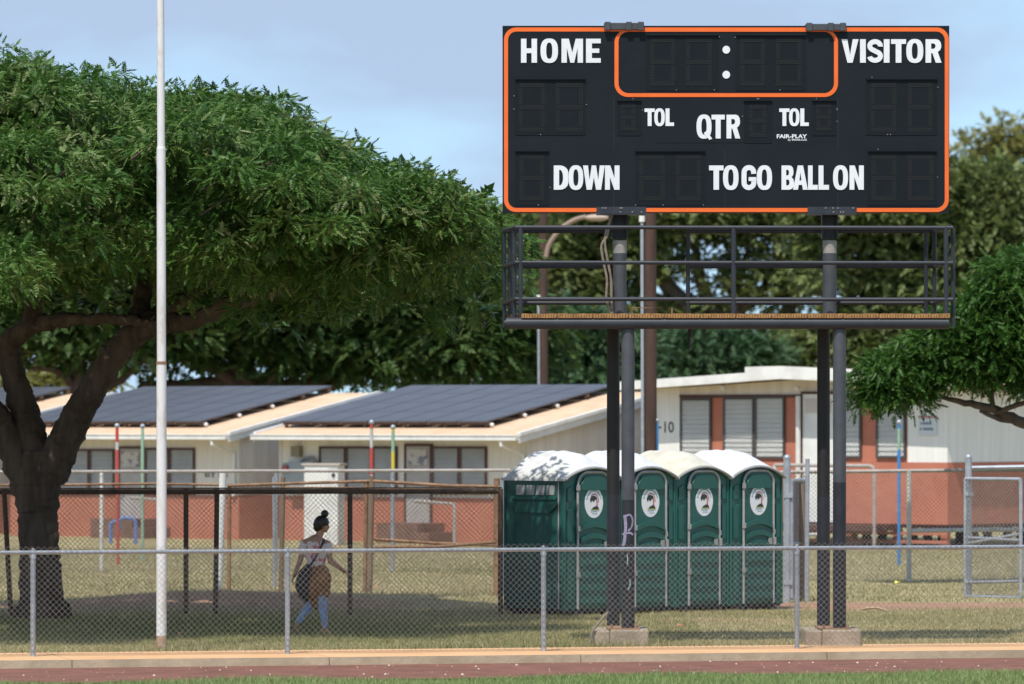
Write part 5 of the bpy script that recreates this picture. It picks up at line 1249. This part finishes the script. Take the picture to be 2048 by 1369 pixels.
# dark trees just behind the left classrooms
bg_tree('background_tree', 'dark spreading tree behind the classroom roofs, left of the flagpole', 160, 150,
        ((80, 650, 170, 75, 60), (230, 670, 150, 70, 60), (40, 560, 200, 80, 30), (300, 560, 220, 90, 40)), M_leafd, 4.6, 0.34, T_MID,
        (([(165, 1060, 0), (160, 900, 0), (165, 790, 0), (150, 720, .5)], 0.35, 0.22), ([(165, 800, 0), (120, 745, 0), (60, 735, 0)], 0.16, 0.06), ([(165, 790, 0), (240, 760, 0), (300, 700, 0)], 0.16, 0.08)), G, 21, M_bark)
bg_tree('background_tree', 'dark spreading tree with low limbs behind the roofs, right of the flagpole', 560, 152,
        ((420, 660, 130, 70, 50), (590, 670, 140, 80, 60), (740, 690, 140, 70, 60), (890, 700, 130, 60, 52), (1000, 690, 80, 75, 34), (360, 720, 60, 30, 12), (640, 740, 70, 25, 12), (700, 580, 240, 70, 40), (480, 570, 150, 70, 30), (960, 620, 90, 60, 20)), M_leafd, 4.6, 0.34, T_MID,
        (([(520, 1060, 0), (510, 900, 0), (500, 790, 0), (480, 730, 0)], 0.5, 0.25), ([(500, 795, 0), (560, 745, 0), (640, 730, 0), (720, 690, 0)], 0.28, 0.08), ([(500, 790, 0), (430, 735, 0), (380, 700, 0), (330, 690, 0)], 0.22, 0.08),
         ([(490, 760, .3), (400, 770, .3), (280, 775, .3)], 0.22, 0.16), ([(510, 780, 0), (620, 770, 0), (690, 735, 0)], 0.28, 0.10), ([(480, 740, 0), (470, 690, 0), (500, 650, 0)], 0.28, 0.1), ([(640, 780, 0), (690, 760, 0), (740, 715, 0)], 0.16, 0.08)), G, 22, M_bark)
# olive trees behind the scoreboard
YO = 205
bg_tree('background_tree', 'tall olive-green tree with fanning pale limbs behind the catwalk', 1500, YO,
        ((1110, 480, 85, 55, 26), (1140, 560, 80, 30, 12), (1250, 470, 120, 60, 36), (1400, 430, 130, 62, 40), (1320, 380, 200, 80, 40), (1540, 430, 110, 66, 38), (1160, 610, 100, 28, 16), (1330, 555, 120, 18, 6), (1470, 545, 90, 30, 7), (1565, 590, 60, 35, 6), (1440, 620, 80, 28, 5), (1610, 540, 50, 35, 7), (1260, 650, 110, 22, 10), (1590, 700, 50, 35, 14), (1600, 600, 40, 30, 2)), M_leafo, 6.4, 0.31, T_FAR,
        (([(1530, 960, 0), (1525, 800, 0), (1500, 740, 0), (1450, 690, 0)], 1.0, 0.5), ([(1500, 745, 0), (1420, 680, 0), (1360, 600, 0), (1310, 540, 0), (1280, 470, 0)], 0.55, 0.14), ([(1490, 730, 0), (1400, 720, 0), (1330, 690, 0), (1300, 640, 0)], 0.40, 0.12),
         ([(1510, 740, 0), (1480, 660, 0), (1470, 580, 0), (1500, 500, 0)], 0.5, 0.12), ([(1500, 700, 0), (1440, 640, 0), (1400, 560, 0), (1390, 480, 0)], 0.4, 0.12), ([(1520, 740, 0), (1560, 660, 0), (1590, 580, 0), (1600, 500, 0)], 0.45, 0.12), ([(1450, 650, 0), (1300, 590, 0), (1180, 570, 0)], 0.24, 0.06), ([(1480, 620, 0), (1540, 560, 0), (1560, 480, 0)], .25, .08), ([(1420, 680, 0), (1380, 640, 0), (1260, 660, 0)], .2, .08)), G, 23)
bg_tree('background_tree', 'broad olive tree filling the gap between scoreboard and bright tree', 1720, YO - 8,
        ((1710, 445, 100, 66, 42), (1830, 450, 110, 90, 50), (1950, 470, 110, 110, 60), (1760, 400, 200, 70, 40), (1990, 420, 80, 60, 34), (1860, 580, 110, 60, 40), (1940, 400, 50, 40, 14), (1780, 570, 60, 40, 14), (2060, 520, 100, 120, 40), (1690, 690, 50, 45, 18), (1640, 720, 50, 30, 12), (1760, 690, 60, 50, 20), (1820, 660, 60, 50, 20), (1660, 560, 50, 35, 3)), M_leafo, 6.4, 0.31, T_FAR,
        (([(1700, 960, 0), (1705, 800, 0), (1715, 740, 0), (1740, 670, 0)], 0.9, 0.4), ([(1710, 745, 0), (1690, 660, 0), (1650, 580, 0), (1640, 480, 0)], 0.45, 0.12), ([(1715, 740, 0), (1770, 640, 0), (1820, 560, 0), (1850, 480, 0)], 0.45, 0.12), ([(1730, 700, 0), (1730, 600, 0), (1720, 500, 0)], 0.35, 0.1), ([(1740, 680, 0), (1690, 570, 0), (1700, 480, 0)], .25, .1)), G, 24)
bg_tree('background_tree', 'sparse yellow-green treetop against the sky at the right edge', 2030, 240,
        ((2010, 310, 50, 35, 16), (1955, 300, 25, 35, 9), (2050, 290, 60, 40, 18), (1985, 360, 50, 40, 16), (2080, 370, 70, 70, 20), (1940, 370, 25, 25, 5)), M_leafy, 2.4, 0.38, T_MID,
        (([(2040, 960, 0), (2040, 600, 0), (2035, 400, 0), (2020, 300, 0)], 0.5, 0.08), ([(2038, 450, 0), (1980, 350, 0), (1955, 300, 0)], 0.2, 0.05)), G, 25)
bg_tree('background_tree', 'cool green bushy tree between the two utility poles', 1150, 178,
        ((1090, 730, 60, 40, 26), (1150, 710, 70, 45, 34), (1215, 720, 60, 50, 30), (1120, 660, 60, 30, 12), (1060, 750, 40, 30, 12), (1190, 780, 110, 40, 24)), M_leafc, 4.4, 0.32, T_MID, (([(1150, 980, 0), (1150, 860, 0), (1150, 760, 0)], 0.3, 0.15),), G, 26)
bg_tree('background_tree', 'rounded green tree peeping over the white roof behind pale limbs', 1370, 190,
        ((1340, 730, 60, 35, 24), (1420, 715, 70, 40, 28), (1490, 730, 50, 35, 18)), M_leafc, 4.4, 0.32, T_MID, (([(1400, 980, 0), (1400, 860, 0), (1400, 760, 0)], 0.3, 0.15),), G, 27)
bg_tree('background_tree', 'pale yellowish shrubby tree glimpsed between the forked trunk stems', 120, 175,
        ((110, 790, 40, 20, 14), (70, 770, 40, 40, 14), (170, 765, 50, 40, 18), (20, 780, 50, 30, 12)), M_leafy, 1.6, 0.35, T_MID, (([(120, 1000, 0), (120, 900, 0), (118, 800, 0)], 0.2, 0.1),), G, 28)
bg_tree('background_tree', 'small far tree low in the sky gap beyond the roofs', 868, 330,
        ((862, 776, 22, 16, 10), (885, 785, 22, 12, 6), (1010, 770, 35, 18, 14), (760, 785, 60, 14, 10)), M_leafc, 2.0, 0.5, T_FAR, (([(868, 930, 0), (868, 850, 0), (868, 780, 0)], 0.3, 0.1),), G, 29)
# bright tree reaching in from the right
YR = 96.0
bg_tree('bright_tree', 'bright green feathery tree reaching in from the right edge over the white classroom', 2330, YR,
        ((2010, 610, 65, 50, 46), (1930, 680, 80, 45, 52), (1990, 700, 90, 70, 64), (1860, 715, 65, 38, 40), (1800, 755, 65, 38, 44), (1755, 790, 40, 28, 22), (1800, 800, 45, 22, 16), (1880, 755, 60, 25, 22), (2060, 640, 90, 110, 70), (2035, 755, 55, 45, 34), (1950, 755, 50, 25, 16), (2180, 640, 140, 130, 50), (2330, 600, 200, 120, 40), (2020, 560, 50, 30, 16)), M_leafr, 5.8, 0.165, T_NEAR,
        (([(2335, 1190, 0), (2330, 1050, 0), (2300, 950, 0), (2240, 900, 0)], 0.34, 0.22), ([(2250, 905, 0), (2150, 870, 0), (2048, 846, 0), (1990, 820, 0), (1930, 806, 0), (1880, 795, 0)], 0.14, 0.035), ([(2048, 846, 0), (2000, 838, 0), (1960, 822, 0)], 0.07, 0.03), ([(1990, 826, 0), (2060, 800, -.3), (2120, 760, 0)], 0.05, 0.03), ([(2300, 950, 0), (2320, 800, 0), (2300, 650, 0)], .25, .1), ([(1985, 822, 0), (1980, 770, 0), (1940, 700, 0)], .05, .02)), None, 30, M_bark, rad=(0.26, 0.50), flat=0.75)

# ------------------------------------------------------------------ walking person
YP = 73.6
def J(px, py, dy=0.0): return W(px, py, YP + dy)
class Blob:
    def __init__(s): s.b = MB()
    def cap(s, p, q, r0, r1, n=10):
        p, q = Vector(p), Vector(q); s.b.ball(p, r0, n, 8); s.b.ball(q, r1, n, 8); s.b.tube([p, q], [r0, r1], n); return s
    def chain(s, pts, rad):
        for i in range(len(pts) - 1): s.cap(pts[i], pts[i+1], rad[i], rad[i+1])
        return s
    def ell(s, c, r3, n=14):
        s.b.ball(c, 1.0, n, 10, r3); return s
    def done(s, name, m, parent, vox, smooth=4, fold=0.0):
        o = s.b.build(name, m, parent)
        md = o.modifiers.new('join', 'REMESH'); md.mode = 'VOXEL'; md.voxel_size = vox; md.use_smooth_shade = True
        if smooth: sm_ = o.modifiers.new('soften', 'SMOOTH'); sm_.factor = 0.5; sm_.iterations = smooth
        if fold:
            tx = bpy.data.textures.new('folds', 'CLOUDS'); tx.noise_scale = 0.055
            dm = o.modifiers.new('folds', 'DISPLACE'); dm.texture = tx; dm.strength = fold; dm.mid_level = 0.5
        return o
M_skin = mat('skin', (0.34, 0.185, 0.12), 0.55, (0.29, 0.155, 0.10), 9)
M_hair = mat('hair', (0.012, 0.009, 0.008), 0.5, (0.02, 0.015, 0.012), 40, stretch=(1, 1, 4))
def floral():
    m = mat('floral_cloth', (0.52, 0.46, 0.46), 0.85, (0.42, 0.10, 0.14), 11, detail=2, lo=0.56, hi=0.60); return m
M_jean = mat('light_denim', (0.16, 0.27, 0.46), 0.85, (0.21, 0.33, 0.52), 8)
M_jacket = mat('brown_cloth', (0.26, 0.125, 0.055), 0.9, (0.19, 0.09, 0.042), 7)
M_bag = mat('black_bag', (0.014, 0.016, 0.021), 0.6, (0.02, 0.023, 0.03), 8)
base = W(630, 1270, YP); base.z = 0
pe = thing('person', base, 'person with a dark hair bun walking past in floral top, brown waist jacket and jeans', 'person')
hd = J(643.5, 1048)
bd = Blob()
bd.ell(hd, (0.078, 0.095, 0.112)); bd.ell(J(650, 1054, .01), (0.050, 0.07, 0.068))                # skull, face turned to the right
bd.cap(J(656.5, 1052), J(657.5, 1054), 0.012, 0.012)                                               # nose
bd.cap(J(652, 1063, -.02), J(652, 1063, .03), 0.020, 0.020); bd.cap(J(655.5, 1059.5, -.012), J(655.5, 1059.5, .015), 0.010, 0.010)   # chin, lips
bd.ell(J(645, 1052, -.088), (0.014, 0.010, 0.026))                                                 # ear
bd.chain([J(642, 1058), J(638, 1074), J(633, 1084)], [0.050, 0.048, 0.060])                         # neck
sL, sR = J(608, 1087, .02), J(655, 1089, -.02)
bd.chain([sL, J(632, 1082), sR], [0.050, 0.075, 0.050]); bd.chain([J(632, 1086), J(632, 1105), J(633, 1125), J(634, 1143)], [0.110, 0.118, 0.102, 0.125])
bd.chain([sL, J(601.5, 1118, .03), J(590, 1148, -.03)], [0.046, 0.037, 0.025])                     # trailing arm
bd.chain([sR, J(661, 1123, -.05), J(686, 1141, .02)], [0.046, 0.038, 0.025])                       # leading arm
def hand(wr, dx, dz, bd, flip):
    d = Vector((dx, 0, dz)).normalized(); s_ = Vector((0, 1, 0)); pl = wr + d * 0.075
    bd.cap(wr, wr + d * 0.03, 0.024, 0.026)
    for k, L_ in enumerate((0.068, 0.078, 0.072, 0.056)):
        b0 = wr + d * 0.035 + s_ * (k - 1.5) * 0.010; b1 = pl + s_ * (k - 1.5) * 0.019
        bd.cap(b0, b1, 0.013, 0.011)
        cur = Vector((-d.z, 0, d.x)) * flip; m1 = b1 + (d * 0.9 + cur * 0.35) * L_ * 0.55; bd.cap(b1, m1, 0.0098, 0.0092); bd.cap(m1, m1 + (d * 0.6 + cur * 0.75) * L_ * 0.5, 0.009, 0.0075)
    tb_ = wr + d * 0.025 - s_ * 0.022; t1 = tb_ + (d * 0.7 - s_ * 0.7) * 0.045; bd.cap(tb_, t1, 0.013, 0.0105); bd.cap(t1, t1 + (d * 0.95 - s_ * 0.2) * 0.032, 0.010, 0.008)
hand(J(590, 1148, -.03), -0.40, -0.92, bd, 1); hand(J(686, 1141, .02), 0.80, -0.58, bd, 1)
hipL, hipR = J(626, 1166, .04), J(642, 1166, -.05)
kL, aL = J(621, 1209, .05), J(596, 1247, .08); kR, aR = J(645, 1210, -.05), J(650, 1257, -.06)
bd.chain([J(634, 1150), hipL, kL, aL], [0.12, 0.088, 0.056, 0.036]); bd.chain([J(634, 1150), hipR, kR, aR], [0.12, 0.088, 0.056, 0.036])
bd.cap(aL, J(592, 1252, .08), 0.034, 0.030); bd.chain([J(592, 1253, .08), J(594, 1262, .08), J(598.5, 1270.5, .08)], [0.030, 0.030, 0.018])
bd.cap(aR, J(647, 1265, -.06), 0.036, 0.032); bd.chain([J(646, 1266, -.06), J(655, 1266, -.065), J(665, 1269, -.07)], [0.033, 0.032, 0.018])
bd.done('body', M_skin, pe, 0.0055, 3)
h = Blob(); h.ell(J(641, 1047, -.01), (0.088, 0.104, 0.100)); h.ell(J(646, 1044.5), (0.080, 0.100, 0.078)); h.ell(J(633.5, 1052, -.02), (0.048, 0.075, 0.075)); h.done('hair', M_hair, pe, 0.008, 3, 0.012)
h = Blob(); h.ell(J(649.5, 1028, -.01), (0.052, 0.054, 0.050)); h.cap(J(648.5, 1033), J(647, 1038), 0.03, 0.038); h.done('hair_bun', M_hair, pe, 0.007, 2)
tp = Blob()
tp.chain([J(609, 1090, .02), J(632, 1090), J(654, 1092, -.02)], [0.056, 0.088, 0.056]); tp.chain([J(632, 1093), J(632, 1108), J(633, 1128)], [0.124, 0.132, 0.118]); tp.ell(J(632, 1105), (0.155, 0.125, 0.16))
tp.chain([J(608, 1089, .02), J(604.5, 1103, .02)], [0.058, 0.056]); tp.chain([J(656, 1091, -.02), J(658, 1103, -.03)], [0.058, 0.055])
tp.done('floral_top', floral(), pe, 0.008, 4, 0.025)
je = Blob()
je.chain([J(634, 1148), hipL, kL, J(598.5, 1243, .08)], [0.125, 0.094, 0.062, 0.043]); je.chain([J(634, 1148), hipR, kR, J(649.5, 1252, -.06)], [0.125, 0.094, 0.060, 0.042]); je.done('jeans', M_jean, pe, 0.009, 3, 0.022)
jk = Blob()
jk.chain([J(632, 1130), J(635, 1145), J(638, 1160), J(637, 1180), J(634, 1200), J(632, 1214)], [0.100, 0.135, 0.165, 0.150, 0.095, 0.040])
jk.ell(J(642, 1158, -.06), (0.125, 0.15, 0.19)); jk.ell(J(624, 1172, -.08), (0.09, 0.12, 0.16)); jk.chain([J(622, 1185, -.1), J(615, 1196, -.1)], [0.07, 0.035]); jk.chain([J(648, 1178, -.1), J(652, 1190, -.1)], [0.07, 0.04])
jk.done('tied_jacket', M_jacket, pe, 0.009, 3, 0.045)
bg_ = thing('shoulder_bag', J(606, 1200, -.2), 'black shoulder bag hanging at the hip of the walking person', 'bag')
bb = Blob(); bb.chain([J(616, 1134, -.16), J(608, 1150, -.19), J(604, 1170, -.20), J(607, 1188, -.19), J(612, 1202, -.18)], [0.045, 0.085, 0.095, 0.075, 0.035]); bb.done('bag_body', M_bag, bg_, 0.008, 3, 0.02)
P3 = [Vector(q) for q in crom([tuple(J(x, y, d)) for x, y, d in ((648, 1081, -.05), (645, 1088, -.115), (638, 1103, -.155), (628, 1120, -.165), (617, 1136, -.17))], 6)]
b = MB()
for k in range(len(P3) - 1): b.tube([P3[k], P3[k+1]], 0.014, 6)
b.build('strap', M_bag, bg_)

# ------------------------------------------------------------------ litter and small things
def scrap(px, py, w, h, m, label, name, cat, g=None):
    Y = gY(py); c = W(px, py, Y); c.z = float(gz(c.x, c.y)); b = MB()
    pts = [(-w, -h*.5, 0.01), (w*.2, -h*.7, 0.02), (w, h*.2, 0.045), (w*.3, h, 0.03), (-w*.8, h*.6, 0.05)]
    n = len(pts); vs = [c + Vector(p) for p in pts] + [c + Vector((p[0]*.9, p[1]*.9, p[2] - 0.012)) for p in pts]
    b._add(vs, [tuple(range(n)), tuple(range(2*n-1, n-1, -1))] + [(i, (i+1) % n, n + (i+1) % n, n + i) for i in range(n)]); return tag(b.build(name, m), label, cat, g)
M_or = mat('orange_leaf', (0.60, 0.24, 0.13), 0.7)
scrap(757, 1246, .03, .03, M_or, 'orange fallen leaf in the tree shade right of the walker', 'fallen_leaf', 'leaf', 'fallen orange leaves')
scrap(1360, 1254, .045, .04, M_or, 'orange fallen leaf on the grass between the scoreboard footings', 'fallen_leaf', 'leaf', 'fallen orange leaves')
scrap(360, 1269, .035, .03, M_or, 'orange fallen leaf on the lawn just right of the flagpole foot', 'fallen_leaf', 'leaf', 'fallen orange leaves')
scrap(754, 1176, .035, .03, M_or, 'orange fallen leaf by the foot of the leaning wooden fence post', 'fallen_leaf', 'leaf', 'fallen orange leaves')
scrap(1796, 1166, .06, .06, mat('yellow_scrap', (0.72, 0.72, 0.12), 0.6), 'bright yellow scrap lying on the grass near the blue pole', 'yellow_scrap', 'litter')
b = MB(); b.tube([W(1715, 1221, 83.2), W(1735, 1217, 83.1), W(1755, 1216, 83.0), W(1778, 1223, 82.6)], [0.012, 0.022, 0.020, 0.010], 6)
tag(b.build('fallen_branch', mat('dead_branch', (0.42, 0.30, 0.20), 0.9)), 'pale fallen branch on the bare dirt right of the scoreboard posts', 'branch')
# pale grit scattered on the track
rg = np.random.default_rng(3); n = 260
u = rg.uniform(-9, 9, n); v = rg.uniform(-4.3, -1.1, n); s_ = rg.uniform(0.004, 0.016, n) * (rg.uniform(0, 1, n) ** 2 + 0.35)
P = np.array([uv(a, b_, -0.094) for a, b_ in zip(u, v)])
tet = np.array([(-1, -1, 0), (1, -1, 0), (0, 1.2, 0), (0, 0, 1.1)])
V = (P[:, None] + tet[None] * s_[:, None, None]).reshape(-1, 3)
Fc = (np.arange(n)[:, None, None] * 4 + np.array([(0, 1, 3), (1, 2, 3), (2, 0, 3)])[None]).reshape(-1, 3)
tag(np_mesh('track_grit', V, Fc, mat('pale_grit', (0.52, 0.44, 0.38), 0.9), nper=3), 'pale grit and bits scattered over the red track', 'grit', kind='stuff')
